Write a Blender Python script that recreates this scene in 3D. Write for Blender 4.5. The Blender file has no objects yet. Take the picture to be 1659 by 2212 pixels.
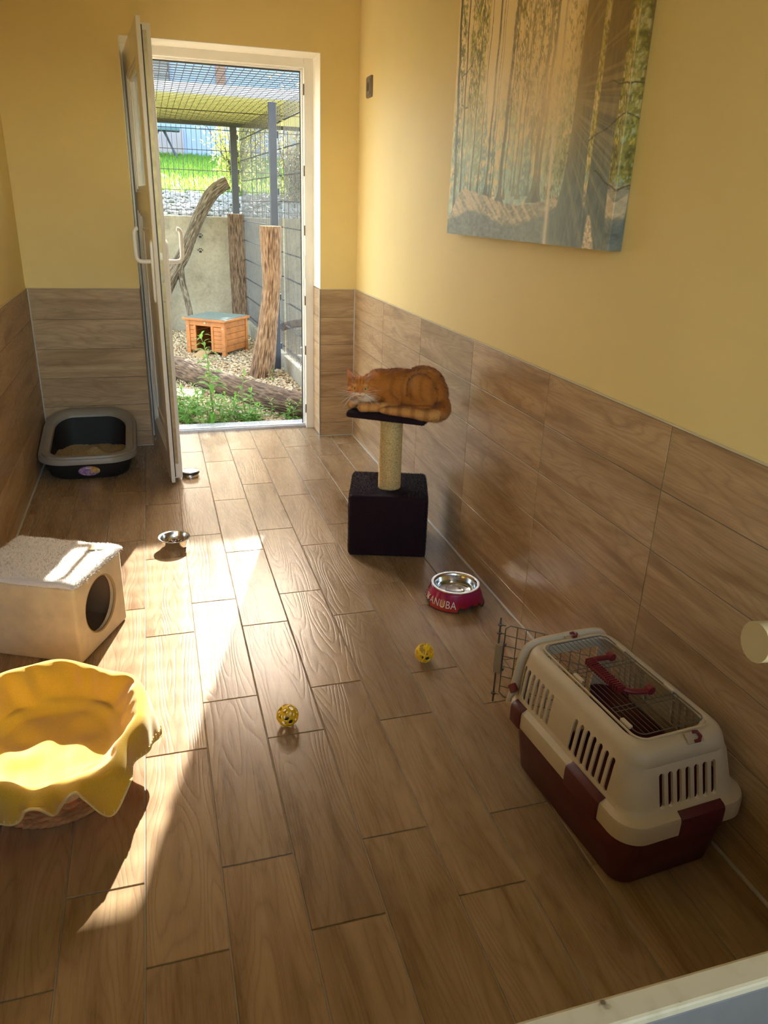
import bpy, bmesh, math, random
import numpy as np
from mathutils import Vector, Matrix, Euler, noise as mnoise
random.seed(7); rng = np.random.default_rng(7)
SC = bpy.context.scene
COL = SC.collection
pi = math.pi
V = Vector

# ------------------------------------------------------------ helpers
class MB:
    """collects shapes into one mesh"""
    def __init__(s): s.v = []; s.f = []; s.uv = {}; s.col = None
    def add(s, verts, faces, M=None):
        n = len(s.v)
        if M is not None: verts = [M @ V(p) for p in verts]
        s.v += [tuple(p) for p in verts]
        s.f += [tuple(i + n for i in f) for f in faces]
        return s
    def box(s, x0, x1, y0, y1, z0, z1, M=None):
        v = [(x0,y0,z0),(x1,y0,z0),(x1,y1,z0),(x0,y1,z0),(x0,y0,z1),(x1,y0,z1),(x1,y1,z1),(x0,y1,z1)]
        return s.add(v, [(0,3,2,1),(4,5,6,7),(0,1,5,4),(1,2,6,5),(2,3,7,6),(3,0,4,7)], M)
    def tube(s, pts, r, n=8, cap=True, closed=False, M=None, flat=None):
        pts = [V(p) for p in pts]; m = len(pts)
        rs = r if hasattr(r, '__len__') else [r]*m
        up = None; vs = []; fs = []
        for i, p in enumerate(pts):
            if closed: t = (pts[(i+1) % m] - pts[i-1])
            else: t = pts[min(i+1, m-1)] - pts[max(i-1, 0)]
            if t.length < 1e-9: t = V((0,0,1))
            t.normalize()
            if up is None:
                up = V((0,0,1)) if abs(t.z) < .9 else V((1,0,0))
            a = up - t*up.dot(t)
            if a.length < 1e-6: a = t.orthogonal()
            a.normalize(); up = a; b = t.cross(a)
            for k in range(n):
                th = 2*pi*k/n
                fa = 1 if flat is None else flat
                vs.append(p + (a*math.cos(th)*fa + b*math.sin(th))*rs[i])
        rng_ = m if closed else m-1
        for i in range(rng_):
            for k in range(n):
                j = (i+1) % m
                fs.append((i*n+k, i*n+(k+1) % n, j*n+(k+1) % n, j*n+k))
        if cap and not closed:
            fs.append(tuple(range(n))[::-1]); fs.append(tuple((m-1)*n+k for k in range(n)))
        return s.add(vs, fs, M)
    def cyl(s, p0, p1, r0, r1=None, n=24, cap=True, M=None):
        return s.tube([p0, p1], [r0, r0 if r1 is None else r1], n, cap, M=M)
    def lathe(s, prof, n=48, M=None, close=False, sx=1, sy=1):
        m = len(prof); vs = []; fs = []
        for r, z in prof:
            for k in range(n):
                th = 2*pi*k/n; vs.append((r*math.cos(th)*sx, r*math.sin(th)*sy, z))
        for i in range(m-1):
            for k in range(n):
                fs.append((i*n+k, i*n+(k+1) % n, (i+1)*n+(k+1) % n, (i+1)*n+k))
        if close:
            fs.append(tuple(range(n))[::-1]); fs.append(tuple((m-1)*n+k for k in range(n)))
        return s.add(vs, fs, M)
    def loft(s, loops, cap0=False, cap1=False, M=None, closed=True):
        n = len(loops[0]); vs = [p for l in loops for p in l]; fs = []
        for i in range(len(loops)-1):
            for k in range(n if closed else n-1):
                fs.append((i*n+k, i*n+(k+1) % n, (i+1)*n+(k+1) % n, (i+1)*n+k))
        if cap0: fs.append(tuple(range(n))[::-1])
        if cap1: fs.append(tuple((len(loops)-1)*n+k for k in range(n)))
        return s.add(vs, fs, M)
    def prism(s, poly, z0, z1, M=None):
        n = len(poly); vs = [(x, y, z0) for x, y in poly] + [(x, y, z1) for x, y in poly]
        fs = [tuple(range(n))[::-1], tuple(range(n, 2*n))] + [(k, (k+1) % n, n+(k+1) % n, n+k) for k in range(n)]
        return s.add(vs, fs, M)
    def sphere(s, c, r, nu=20, nv=12, M=None, sc=(1,1,1)):
        vs = [(c[0], c[1], c[2]-r*sc[2])]; fs = []
        for j in range(1, nv):
            ph = -pi/2 + pi*j/nv
            for i in range(nu):
                th = 2*pi*i/nu
                vs.append((c[0]+r*sc[0]*math.cos(ph)*math.cos(th), c[1]+r*sc[1]*math.cos(ph)*math.sin(th), c[2]+r*sc[2]*math.sin(ph)))
        vs.append((c[0], c[1], c[2]+r*sc[2]))
        for i in range(nu): fs.append((0, 1+(i+1) % nu, 1+i))
        for j in range(nv-2):
            for i in range(nu):
                a = 1+j*nu; fs.append((a+i, a+(i+1) % nu, a+nu+(i+1) % nu, a+nu+i))
        t = 1+(nv-2)*nu; L = len(vs)-1
        for i in range(nu): fs.append((t+i, t+(i+1) % nu, L))
        return s.add(vs, fs, M)
    def mesh(s, name):
        me = bpy.data.meshes.new(name); me.from_pydata(s.v, [], s.f); me.update()
        return me
    def build(s, name, mat, parent=None, smooth=None, bevel=0, seg=2, mods=None, world=False, recalc=True):
        me = s.mesh(name)
        if recalc:
            bm = bmesh.new(); bm.from_mesh(me); bmesh.ops.recalc_face_normals(bm, faces=bm.faces); bm.to_mesh(me); bm.free()
        return link(name, me, mat, parent, smooth, bevel, seg)

def link(name, me, mat, parent=None, smooth=None, bevel=0, seg=2):
    o = bpy.data.objects.new(name, me); COL.objects.link(o)
    if mat is not None:
        me.materials.clear(); me.materials.append(mat)
    if smooth is not None:
        me.polygons.foreach_set('use_smooth', [True]*len(me.polygons)); me.update()
        if smooth < 180: set_sharp(me, smooth)
    if bevel:
        b = o.modifiers.new('bevel', 'BEVEL'); b.width = bevel; b.segments = seg; b.limit_method = 'ANGLE'; b.angle_limit = math.radians(40); b.harden_normals = False
        if smooth is None:
            me.polygons.foreach_set('use_smooth', [True]*len(me.polygons)); set_sharp(me, 30) if False else None
            o.data.polygons.foreach_set('use_smooth', [False]*len(me.polygons))
    if parent is not None: o.parent = parent
    return o

def set_sharp(me, deg):
    bm = bmesh.new(); bm.from_mesh(me); a = math.radians(deg)
    for e in bm.edges:
        e.smooth = not (len(e.link_faces) == 2 and e.calc_face_angle(0) > a)
    bm.to_mesh(me); bm.free()

def tag(o, label=None, cat=None, group=None, kind=None):
    if label: o['label'] = label
    if cat: o['category'] = cat
    if group: o['group'] = group
    if kind: o['kind'] = kind
    return o
def empty(name, loc=(0,0,0), rz=0, parent=None):
    o = bpy.data.objects.new(name, None); COL.objects.link(o); o.location = loc; o.rotation_euler = (0,0,rz)
    o.empty_display_size = .05
    if parent: o.parent = parent
    return o
def bake(o):
    """apply the modifiers of o into its own mesh"""
    dg = bpy.context.evaluated_depsgraph_get(); dg.update()
    me = bpy.data.meshes.new_from_object(o.evaluated_get(dg), depsgraph=dg)
    old = o.data; o.modifiers.clear(); o.data = me; me.name = old.name
    bpy.data.meshes.remove(old); return o
def boolean(o, cutter_mb, op='DIFFERENCE'):
    me = cutter_mb.mesh('cut')
    bm = bmesh.new(); bm.from_mesh(me); bmesh.ops.recalc_face_normals(bm, faces=bm.faces); bm.to_mesh(me); bm.free()
    c = bpy.data.objects.new('cut', me); COL.objects.link(c)
    c.matrix_world = o.matrix_world
    par = o.parent; o.parent = None
    m = o.modifiers.new('b', 'BOOLEAN'); m.object = c; m.operation = op; m.solver = 'EXACT'
    bake(o); o.parent = par
    bpy.data.objects.remove(c); bpy.data.meshes.remove(me)
    return o
def rrect(w, d, r, z, n=6, cx=0, cy=0):
    """rounded rectangle loop, full width w and depth d"""
    r = min(r, w/2-1e-4, d/2-1e-4); L = []
    for (sx, sy, a0) in ((1,1,0),(-1,1,90),(-1,-1,180),(1,-1,270)):
        for k in range(n+1):
            a = math.radians(a0+90*k/n)
            L.append((cx+sx*(w/2-r)+r*math.cos(a), cy+sy*(d/2-r)+r*math.sin(a), z))
    return L
def smoothpath(pts, n=8):
    """Catmull-Rom through pts (tuples of any length)"""
    P = [np.array(p, float) for p in pts]; out = []
    for i in range(len(P)-1):
        p0 = P[max(i-1,0)]; p1 = P[i]; p2 = P[i+1]; p3 = P[min(i+2,len(P)-1)]
        for k in range(n):
            t = k/n
            out.append(.5*((2*p1)+(p2-p0)*t+(2*p0-5*p1+4*p2-p3)*t*t+(3*p1-p0-3*p2+p3)*t**3))
    out.append(P[-1]); return out

# ------------------------------------------------------------ node materials
def newmat(name):
    m = bpy.data.materials.new(name); m.use_nodes = True
    nt = m.node_tree; nt.nodes.clear()
    out = nt.nodes.new('ShaderNodeOutputMaterial'); b = nt.nodes.new('ShaderNodeBsdfPrincipled')
    nt.links.new(b.outputs[0], out.inputs[0])
    return m, nt, b
def N(nt, t, **kw):
    n = nt.nodes.new(t)
    for k, v in kw.items():
        if k.startswith('_'): n.inputs[k[1:].replace('_', ' ')].default_value = v
        else: setattr(n, k, v)
    return n
def L(nt, a, b): nt.links.new(a, b)
def M_(nt, op, a, b=None, c=None, clamp=False):
    n = nt.nodes.new('ShaderNodeMath'); n.operation = op; n.use_clamp = clamp
    for i, x in enumerate((a, b, c)):
        if x is None: continue
        if isinstance(x, (int, float)): n.inputs[i].default_value = x
        else: L(nt, x, n.inputs[i])
    return n.outputs[0]
def ramp(nt, fac, stops):
    n = nt.nodes.new('ShaderNodeValToRGB'); e = n.color_ramp.elements
    while len(e) > 1: e.remove(e[-1])
    for i, (p, c) in enumerate(stops):
        if i == 0: e[0].position = p; e[0].color = (*c, 1)
        else:
            q = e.new(p); q.color = (*c, 1)
    L(nt, fac, n.inputs[0]); return n.outputs[0]
def mix(nt, fac, a, b, mode='MIX'):
    n = nt.nodes.new('ShaderNodeMix'); n.data_type = 'RGBA'; n.blend_type = mode
    for s, x in ((n.inputs[0], fac), (n.inputs[6], a), (n.inputs[7], b)):
        if isinstance(x, (int, float)): s.default_value = x
        elif isinstance(x, tuple): s.default_value = (*x, 1)
        else: L(nt, x, s)
    return n.outputs[2]
def sr(r, g, b):
    """sRGB 0-255 to linear"""
    f = lambda c: (c/255/12.92) if c/255 <= .04045 else ((c/255+.055)/1.055)**2.4
    return (f(r), f(g), f(b))
def plain(name, col, rough=.5, metal=0, bump=0, bscale=200, var=0, vscale=8, spec=.5, sheen=0, coat=0):
    m, nt, b = newmat(name)
    b.inputs['Roughness'].default_value = rough; b.inputs['Metallic'].default_value = metal
    b.inputs['Specular IOR Level'].default_value = spec
    if sheen: b.inputs['Sheen Weight'].default_value = sheen; b.inputs['Sheen Roughness'].default_value = .5
    if coat: b.inputs['Coat Weight'].default_value = coat; b.inputs['Coat Roughness'].default_value = .08
    tc = N(nt, 'ShaderNodeTexCoord')
    nz = N(nt, 'ShaderNodeTexNoise', _Scale=vscale, _Detail=4.0); L(nt, tc.outputs['Object'], nz.inputs['Vector'])
    v = max(var, .04)
    dark = tuple(c*(1-v) for c in col); lite = tuple(min(1, c*(1+v)) for c in col)
    L(nt, ramp(nt, nz.outputs[0], [(.3, dark), (.7, lite)]), b.inputs['Base Color'])
    if bump:
        n2 = N(nt, 'ShaderNodeTexNoise', _Scale=bscale, _Detail=3.0); L(nt, tc.outputs['Object'], n2.inputs['Vector'])
        bp = N(nt, 'ShaderNodeBump', _Strength=bump, _Distance=.002); L(nt, n2.outputs[0], bp.inputs['Height']); L(nt, bp.outputs[0], b.inputs['Normal'])
    return m
def attrmat(name, attr='Col', rough=.8, spec=.2, bump=0, bscale=300, sheen=0, transl=0):
    m, nt, b = newmat(name)
    a = N(nt, 'ShaderNodeAttribute', attribute_name=attr)
    tc = N(nt, 'ShaderNodeTexCoord'); nz = N(nt, 'ShaderNodeTexNoise', _Scale=bscale, _Detail=3.0); L(nt, tc.outputs['Object'], nz.inputs['Vector'])
    f = ramp(nt, nz.outputs[0], [(.3, (.85,.85,.85)), (.7, (1.1,1.1,1.1))])
    L(nt, mix(nt, 1.0, a.outputs['Color'], f, 'MULTIPLY'), b.inputs['Base Color'])
    b.inputs['Roughness'].default_value = rough; b.inputs['Specular IOR Level'].default_value = spec
    if sheen: b.inputs['Sheen Weight'].default_value = sheen
    if bump:
        bp = N(nt, 'ShaderNodeBump', _Strength=bump, _Distance=.002); L(nt, nz.outputs[0], bp.inputs['Height']); L(nt, bp.outputs[0], b.inputs['Normal'])
    return m

def woodtile(name, tone=1.0, glossy=.3, grain=1.0, spec=.5):
    m, nt, b = newmat(name); b.inputs['Specular IOR Level'].default_value = spec
    uv = N(nt, 'ShaderNodeUVMap', uv_map='UVMap'); g = N(nt, 'ShaderNodeNewGeometry'); r = g.outputs['Random Per Island']
    off = N(nt, 'ShaderNodeCombineXYZ'); L(nt, M_(nt,'MULTIPLY', r, 53.0), off.inputs[0]); L(nt, M_(nt,'MULTIPLY', r, 31.0), off.inputs[1])
    add = N(nt, 'ShaderNodeVectorMath', operation='ADD'); L(nt, uv.outputs[0], add.inputs[0]); L(nt, off.outputs[0], add.inputs[1])
    def nz(sx, sy, det=3.0, dist=0.0, rough=.5):
        mp = N(nt, 'ShaderNodeMapping'); mp.inputs['Scale'].default_value = (sx, sy, 1); L(nt, add.outputs[0], mp.inputs[0])
        n = N(nt, 'ShaderNodeTexNoise', _Scale=1.0, _Detail=det, _Distortion=dist, _Roughness=rough); L(nt, mp.outputs[0], n.inputs['Vector']); return n.outputs[0]
    broad = nz(2.0, 16, 4, .8)
    contour = nz(1.15, 8.5, 1.5, .0)
    fine = nz(14, 260, 3)
    lines = M_(nt, 'PINGPONG', M_(nt, 'MULTIPLY', contour, 44.0), 1.0)
    lines = M_(nt, 'POWER', lines, 3.0)
    knots = nz(4, 9, 2, 1.0)
    c = ramp(nt, broad, [(.28, tuple(tone*x for x in (.24,.14,.070))), (.45, tuple(tone*x for x in (.375,.245,.140))), (.62, tuple(tone*x for x in (.455,.315,.192))), (.8, tuple(tone*x for x in (.325,.205,.115)))])
    c = mix(nt, M_(nt,'MULTIPLY', lines, .38), c, tuple(tone*x for x in (.22,.13,.075)))
    c = mix(nt, M_(nt,'MULTIPLY', ramp(nt, fine, [(.45,(0,0,0)),(.68,(1,1,1))]), .3), c, tuple(tone*x for x in (.20,.12,.07)))
    c = mix(nt, M_(nt,'MULTIPLY', ramp(nt, knots, [(.66,(0,0,0)),(.76,(1,1,1))]), .45), c, tuple(tone*x for x in (.17,.10,.055)))
    hue = ramp(nt, r, [(0,(.84,.84,.76)),(.35,(1.0,1.0,.88)),(.65,(.92,.93,.86)),(1,(1.1,1.09,.95))])
    c = mix(nt, 1.0, c, hue, 'MULTIPLY')
    L(nt, c, b.inputs['Base Color'])
    rr = M_(nt, 'ADD', M_(nt,'MULTIPLY', fine, .18), glossy-.09); L(nt, rr, b.inputs['Roughness'])
    h = M_(nt, 'ADD', M_(nt,'MULTIPLY', lines, -.8*grain), M_(nt,'MULTIPLY', fine, -.5*grain))
    bp = N(nt, 'ShaderNodeBump', _Strength=.32, _Distance=.0008); L(nt, h, bp.inputs['Height']); L(nt, bp.outputs[0], b.inputs['Normal'])
    return m

def tiles(name, rects, axes, normal_off, th, mat, parent=None, bev=.0012):
    """rects (u0,u1,v0,v1) on a plane: axes maps (u,v,n)->xyz, u is along the grain; one bevelled slab each, all one surface mesh"""
    vs = []; fs = []; uvs = []
    for (u0,u1,v0,v1) in rects:
        n = len(vs); e = bev
        ring0 = [(u0,v0,0),(u1,v0,0),(u1,v1,0),(u0,v1,0)]
        ring1 = [(u0,v0,th-e),(u1,v0,th-e),(u1,v1,th-e),(u0,v1,th-e)]
        ring2 = [(u0+e,v0+e,th),(u1-e,v0+e,th),(u1-e,v1-e,th),(u0+e,v1-e,th)]
        for p in ring0+ring1+ring2: vs.append(axes(p[0],p[1],p[2]+normal_off)); uvs.append((p[0],p[1]))
        for k in range(4):
            fs.append((n+k,n+(k+1)%4,n+4+(k+1)%4,n+4+k)); fs.append((n+4+k,n+4+(k+1)%4,n+8+(k+1)%4,n+8+k))
        fs.append((n+8,n+9,n+10,n+11))
    me = bpy.data.meshes.new(name); me.from_pydata(vs, [], fs); me.update()
    bm = bmesh.new(); bm.from_mesh(me); bmesh.ops.recalc_face_normals(bm, faces=bm.faces); bm.to_mesh(me); bm.free()
    ul = me.uv_layers.new(name='UVMap')
    for lp in me.loops: ul.data[lp.index].uv = uvs[lp.vertex_index]
    return link(name, me, mat, parent)

def blades(name, P, D, Nn, length, width, mat, parent=None, col=None, bend=.3):
    """tapered hair-like blades: P roots, D tip directions, Nn shading normals (numpy arrays)"""
    n = len(P); D = D/np.maximum(np.linalg.norm(D,axis=1,keepdims=True),1e-9)
    length = np.broadcast_to(np.asarray(length,float),(n,))[:,None]; width = np.broadcast_to(np.asarray(width,float),(n,))[:,None]
    side = np.cross(D, rng.normal(size=(n,3))); side /= np.maximum(np.linalg.norm(side,axis=1,keepdims=True),1e-9)
    side = side*np.where(np.sum(np.cross(side,D)*Nn,1,keepdims=True)<0,-1,1)
    mid = P + D*length*.55 ; tip = P + D*length - Nn*length*bend*.35
    vs = np.stack([P-side*width, P+side*width, mid+side*width*.7, mid-side*width*.7, tip],1).reshape(-1,3)
    idx = np.arange(n)*5
    quads = np.stack([idx,idx+1,idx+2,idx+3],1); tris = np.stack([idx+3,idx+2,idx+4],1)
    me = bpy.data.meshes.new(name)
    me.vertices.add(len(vs)); me.vertices.foreach_set('co', vs.ravel())
    lt = np.concatenate([quads.ravel(), tris.ravel()]); me.loops.add(len(lt)); me.loops.foreach_set('vertex_index', lt.astype(np.int32))
    me.polygons.add(2*n)
    me.polygons.foreach_set('loop_start', np.concatenate([np.arange(n)*4, 4*n+np.arange(n)*3]).astype(np.int32))
    me.update(calc_edges=True); me.validate()
    me.polygons.foreach_set('use_smooth', [True]*len(me.polygons))
    if col is not None:
        at = me.color_attributes.new('Col','FLOAT_COLOR','POINT')
        c = np.ones((n,5,4),np.float32); c[:,:,:3] = col[:,None,:]; at.data.foreach_set('color', c.ravel())
    nn = np.repeat(Nn,5,axis=0); me.normals_split_custom_set_from_vertices([tuple(x) for x in nn])
    o = bpy.data.objects.new(name, me); COL.objects.link(o); me.materials.append(mat)
    if parent: o.parent = parent
    return o
def sample(me, n, M=None):
    """random points and normals on a mesh, by area"""
    me.calc_loop_triangles(); T = np.zeros(len(me.loop_triangles)*3,np.int32); me.loop_triangles.foreach_get('vertices',T); T=T.reshape(-1,3)
    co = np.zeros(len(me.vertices)*3); me.vertices.foreach_get('co',co); co=co.reshape(-1,3)
    no = np.zeros(len(me.vertices)*3); me.vertices.foreach_get('normal',no); no=no.reshape(-1,3)
    a,b,c = co[T[:,0]],co[T[:,1]],co[T[:,2]]; ar = np.linalg.norm(np.cross(b-a,c-a),axis=1)
    k = rng.choice(len(T), n, p=ar/ar.sum()); u = rng.random((n,1)); v = rng.random((n,1)); fl = (u+v)>1; u=np.where(fl,1-u,u); v=np.where(fl,1-v,v)
    P = a[k]+u*(b[k]-a[k])+v*(c[k]-a[k]); Nn = no[T[k,0]]*(1-u-v)+no[T[k,1]]*u+no[T[k,2]]*v
    return P, Nn/np.maximum(np.linalg.norm(Nn,axis=1,keepdims=True),1e-9)

# ------------------------------------------------------------ camera
def rotm(a, b, c):
    return Matrix.Rotation(a,3,'Z') @ Matrix.Rotation(b,3,'X') @ Matrix.Rotation(c,3,'Y')
Rm = rotm(-.2978, -.3844, -.034)
cam = bpy.data.cameras.new('camera'); co = bpy.data.objects.new('camera', cam); COL.objects.link(co)
cam.sensor_fit = 'VERTICAL'; cam.sensor_height = 24; cam.lens = 24*1623.7172/2212; cam.clip_start = .02; cam.clip_end = 200
mw = Matrix((Rm.col[0], Rm.col[2], -Rm.col[1])).transposed().to_4x4(); mw.translation = V((-1.14466, -4.46291, 1.33898))
co.matrix_world = mw; SC.camera = co
SC.view_settings.view_transform = 'Standard'; SC.view_settings.look = 'None'; SC.view_settings.gamma = 1
SC.view_settings.use_curve_mapping = False
SC.view_settings.exposure = EXPOSURE = 1.2
SC.cycles.use_denoising = True
SC.cycles.max_bounces = 10; SC.cycles.diffuse_bounces = 6; SC.cycles.glossy_bounces = 5; SC.cycles.transmission_bounces = 8; SC.cycles.transparent_max_bounces = 12
SC.cycles.caustics_reflective = True; SC.cycles.blur_glossy = 0.0; SC.cycles.sample_clamp_indirect = 40

# ------------------------------------------------------------ light: sun and sky
SUN_DIR = V((.285, 1, .573)).normalized()           # towards the sun
w = bpy.data.worlds.new('sky'); SC.world = w; w.use_nodes = True; nt = w.node_tree; nt.nodes.clear()
wo = nt.nodes.new('ShaderNodeOutputWorld'); bg = nt.nodes.new('ShaderNodeBackground'); sky = nt.nodes.new('ShaderNodeTexSky')
sky.sky_type = 'NISHITA'; sky.sun_disc = False; sky.sun_elevation = math.asin(SUN_DIR.z); sky.sun_rotation = math.atan2(SUN_DIR.x, SUN_DIR.y)
sky.air_density = 1.0; sky.dust_density = 1.5; sky.ozone_density = 1.0
warm = N(nt, 'ShaderNodeMix', data_type='RGBA', blend_type='MULTIPLY'); warm.inputs[0].default_value = 1; warm.inputs[7].default_value = (1, .92, .80, 1)
L(nt, sky.outputs[0], warm.inputs[6]); L(nt, warm.outputs[2], bg.inputs[0]); bg.inputs[1].default_value = 1.0; L(nt, bg.outputs[0], wo.inputs[0])
sl = bpy.data.lights.new('sun', 'SUN'); so = bpy.data.objects.new('sun', sl); COL.objects.link(so)
sl.energy = 12.5; sl.color = (1, .95, .87); sl.angle = math.radians(.55)
so.rotation_euler = (-SUN_DIR).to_track_quat('-Z', 'Y').to_euler(); so.location = SUN_DIR*20
# ------------------------------------------------------------ room shell
PAINT = plain('yellow wall paint', (.81,.635,.275), .55, bump=.15, bscale=120, var=.03, vscale=1.5, spec=.35)
TILE_W = woodtile('wood look wall tile', 1.12, .36, .6, .4)
TILE_F = woodtile('wood look floor tile', .88, .27, 1.0, .32)
GROUT = plain('beige grout', (.30,.25,.19), .85, bump=.3, var=.1)
SILICONE = plain('pale grey silicone', (.50,.47,.42), .5, var=.05)
WHITEPVC = plain('cream white pvc', (.80,.76,.68), .22, var=.02, spec=.6)
WHITEPL = plain('white plaster', (.82,.76,.62), .6, bump=.1, var=.03)
ALU = plain('brushed aluminium', (.62,.62,.63), .32, 1.0, var=.08, vscale=40)
CHROME = plain('polished steel', (.75,.74,.72), .16, 1.0, var=.04)
BLACKPL = plain('black plastic', (.012,.012,.013), .4)
BRASS = plain('dull brass', (.40,.32,.18), .38, .9, var=.15, vscale=30)
TL = .6031; PW = .158; X0 = -1.2575; RW = -1.780

def struct(o): o['kind'] = 'structure'; return o
ROWZ = [.885, .7255, .566, .4065, .247, .0875, .004]
# floor
b = MB().box(RW, 0, -5.4, 0, -.06, -.0025).box(-1.215, -.205, 0, .235, -.06, -.0025)
floor = struct(b.build('floor', GROUT))
rects = []; g = .0016
for k in range(-4, 9):
    xa = max(X0+k*PW+g, RW+.004); xb = min(X0+(k+1)*PW-g, -.004)
    if xb-xa < .01: continue
    off = .217 if k % 2 == 0 else .417
    for n in range(-1, 11):
        y1 = -TL*n + off; y0 = y1 - TL
        ya, yb_ = max(y0+g, -5.4), y1-g
        for (c0, c1, yl) in ((xa, xb, -.004), (max(xa,-1.213), min(xb,-.213), .23)):
            top = min(yb_, yl); bot = ya if yl < 0 else max(ya, -.004)
            if yl > 0:
                continue
            if xa > -1.2 and xb < -.21: top = min(yb_, .232)
            if top-bot > .01 and c1-c0 > .01: rects.append((bot, top, c0, c1))
        if not (xa > -1.2 and xb < -.21) and max(xa,-1.213) < min(xb,-.213)-.005 and yb_ > -.003: rects.append((max(ya,-.0025), min(yb_,.232), max(xa,-1.213), min(xb,-.213)))
tiles('floor_tiles', rects, lambda u,v,n: (v,u,n), -.004, .004, TILE_F, floor)
# walls
wr = struct(MB().box(.008, .22, -5.4, .34, -.06, 2.5).build('wall_right', PAINT))
wl = struct(MB().box(RW-.22, RW-.008, -5.4, .34, -.06, 2.5).build('wall_left', PAINT))
wb = struct(MB().box(RW-.0079, -1.215, .008, .34, -.06, 2.5).box(-.205, .0079, .008, .34, -.06, 2.5).box(-1.215, -.205, .008, .34, 2.083, 2.5).build('wall_back', PAINT))
struct(MB().box(RW-.22, .22, -5.4, .34, 2.5, 2.6).build('ceiling', plain('white ceiling paint', (.80,.78,.72), .8, bump=.1)))
fw = MB().box(RW-.22,-1.65,-5.5,-5.4,-.06,2.5).box(-.15,.22,-5.5,-5.4,-.06,2.5).box(-1.65,-.15,-5.5,-5.4,-.06,.85).box(-1.65,-.15,-5.5,-5.4,2.3,2.5); struct(fw.build('wall_front', PAINT))
wfr = MB().box(-1.65,-1.59,-5.48,-5.42,.85,2.3).box(-.21,-.15,-5.48,-5.42,.85,2.3).box(-1.589,-.211,-5.48,-5.42,.85,.91).box(-1.589,-.211,-5.48,-5.42,2.24,2.3); struct(wfr.build('added_fill_window', WHITEPVC, bevel=.003))  # unseen window and its opening, added behind the camera for soft fill
def rows(u0, u1, joints, top=ROWZ):
    js = [u0]+sorted(j for j in joints if u0 < j < u1)+[u1]; out = []
    for i in range(len(top)-1):
        for a, c in zip(js[:-1], js[1:]): out.append((a+.0013, c-.0013, top[i+1]+.0013, top[i]-.0013))
    return out
# grout beds behind the wall tiles
TB = .0055
WGROUT = plain('dark beige grout', (.17,.135,.095), .85, var=.1)
def dado(name, rects, axes, parent, bed):
    o = tiles(name, rects, axes, 0, .007, TILE_W, parent, .0006)
    bed.build(name+'_grout', WGROUT, parent); return o
dado('dado_tiles', rows(-5.4, -.003, [-TL*k for k in range(1,9)]), lambda u,v,n: (.007-n, u, v), wr, MB().box(.0012,.009,-5.4,.008,0,.886))
dado('dado_tiles', rows(-5.4, -.003, [-TL*k-.22 for k in range(0,9)]), lambda u,v,n: (RW-.007+n, u, v), wl, MB().box(RW-.009,RW-.0012,-5.4,.008,0,.886))
dado('dado_tiles', rows(RW+.003, -1.2135, [])+rows(-.2095, -.003, []), lambda u,v,n: (u, .007-n, v), wb, MB().box(RW,-1.212,.0012,.009,0,.886).box(-.212,0,.0012,.009,0,.886))
dado('dado_tiles', rows(.002, .2, []), lambda u,v,n: (-.204-n, u, v), wb, MB().box(-.2098,-.204,.001,.2,0,.886))
dado('dado_tiles', rows(.002, .2, []), lambda u,v,n: (-1.216+n, u, v), wb, MB().box(-1.216,-1.2102,.001,.2,0,.886))
# silicone joints and edge strips
def strip(name, *bxs, mat=SILICONE):
    m = MB()
    for bx in bxs: m.box(*bx)
    return struct(m.build(name, mat, bevel=.0012))
strip('baseboard_right', (-.007,.001,-5.4,.0,0,.006))
strip('baseboard_left', (RW-.001,RW+.007,-5.4,0,0,.006))
strip('baseboard_back', (RW,-1.21,-.007,.001,0,.006), (-.216,0,-.007,.001,0,.006))
strip('trim_1', (-.005,.001,-.005,.001,0,.886))
strip('trim_2', (RW-.001,RW+.005,-.005,.001,0,.886))
strip('trim_3', (-.2165,-.2105,-.003,.0035,0,.888), mat=ALU)
strip('trim_4', (.0005,.0075,-5.4,.0,.885,.8895), (RW-.0075,RW-.0005,-5.4,0,.885,.8895), (RW,-1.212,.0005,.0075,.885,.8895), (-.212,0,.0005,.0075,.885,.8895), mat=plain('cream edge caulk', (.62,.52,.33), .6))
# plaster reveal faces, painted cream
strip('trim_5', (-.2085,-.2045,.0082,.2,.889,2.083), (-1.2155,-1.2115,.0082,.2,.889,2.083), (-1.2115,-.2085,.0082,.2,2.079,2.083), mat=WHITEPL)

# ------------------------------------------------------------ back door
door = empty('door_1', (-1.205,.205,0)); door['kind'] = 'structure'; tag(door, 'open white door with a glazed upper panel leading out to the cat run')
def dpart(mb, name, mat, parent=None, **k):
    o = mb.build(name, mat, None, **k)
    if parent is None: o.parent = door; o.matrix_parent_inverse = Matrix.Translation((1.205,-.205,0))
    else: o.parent = parent; o.matrix_parent_inverse = parent.matrix_parent_inverse.copy() if False else Matrix.Identity(4)
    return o
fr = MB()
for (t0,t1,y0,y1) in ((0,.048,.2,.235),(0,.056,.235,.272)):
    fr.box(-.211-t1, -.206, y0, y1-.0002, 0, 2.094).box(-1.214, -1.209+t1-.01, y0, y1-.0002, 0, 2.094).box(-1.2188+t1, -.2112-t1, y0, y1-.0002, 2.083-t1, 2.094)
frame = dpart(fr, 'frame', WHITEPVC, bevel=.003)
gs = MB().box(-.272,-.267,.268,.276,0,2.03).box(-1.16,-.267,.268,.276,2.022,2.027)
dpart(gs, 'gasket', BLACKPL)
for z in (.13,.50,.80,1.20,1.52,1.93):
    dpart(MB().box(-.264,-.2585,.197,.2005,z-.028,z+.028), 'keeper', BLACKPL, bevel=.001)
dpart(MB().box(-.2625,-.2545,.196,.2005,.93,1.06), 'striker_plate', plain('white metal', (.75,.74,.7), .3))
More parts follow.
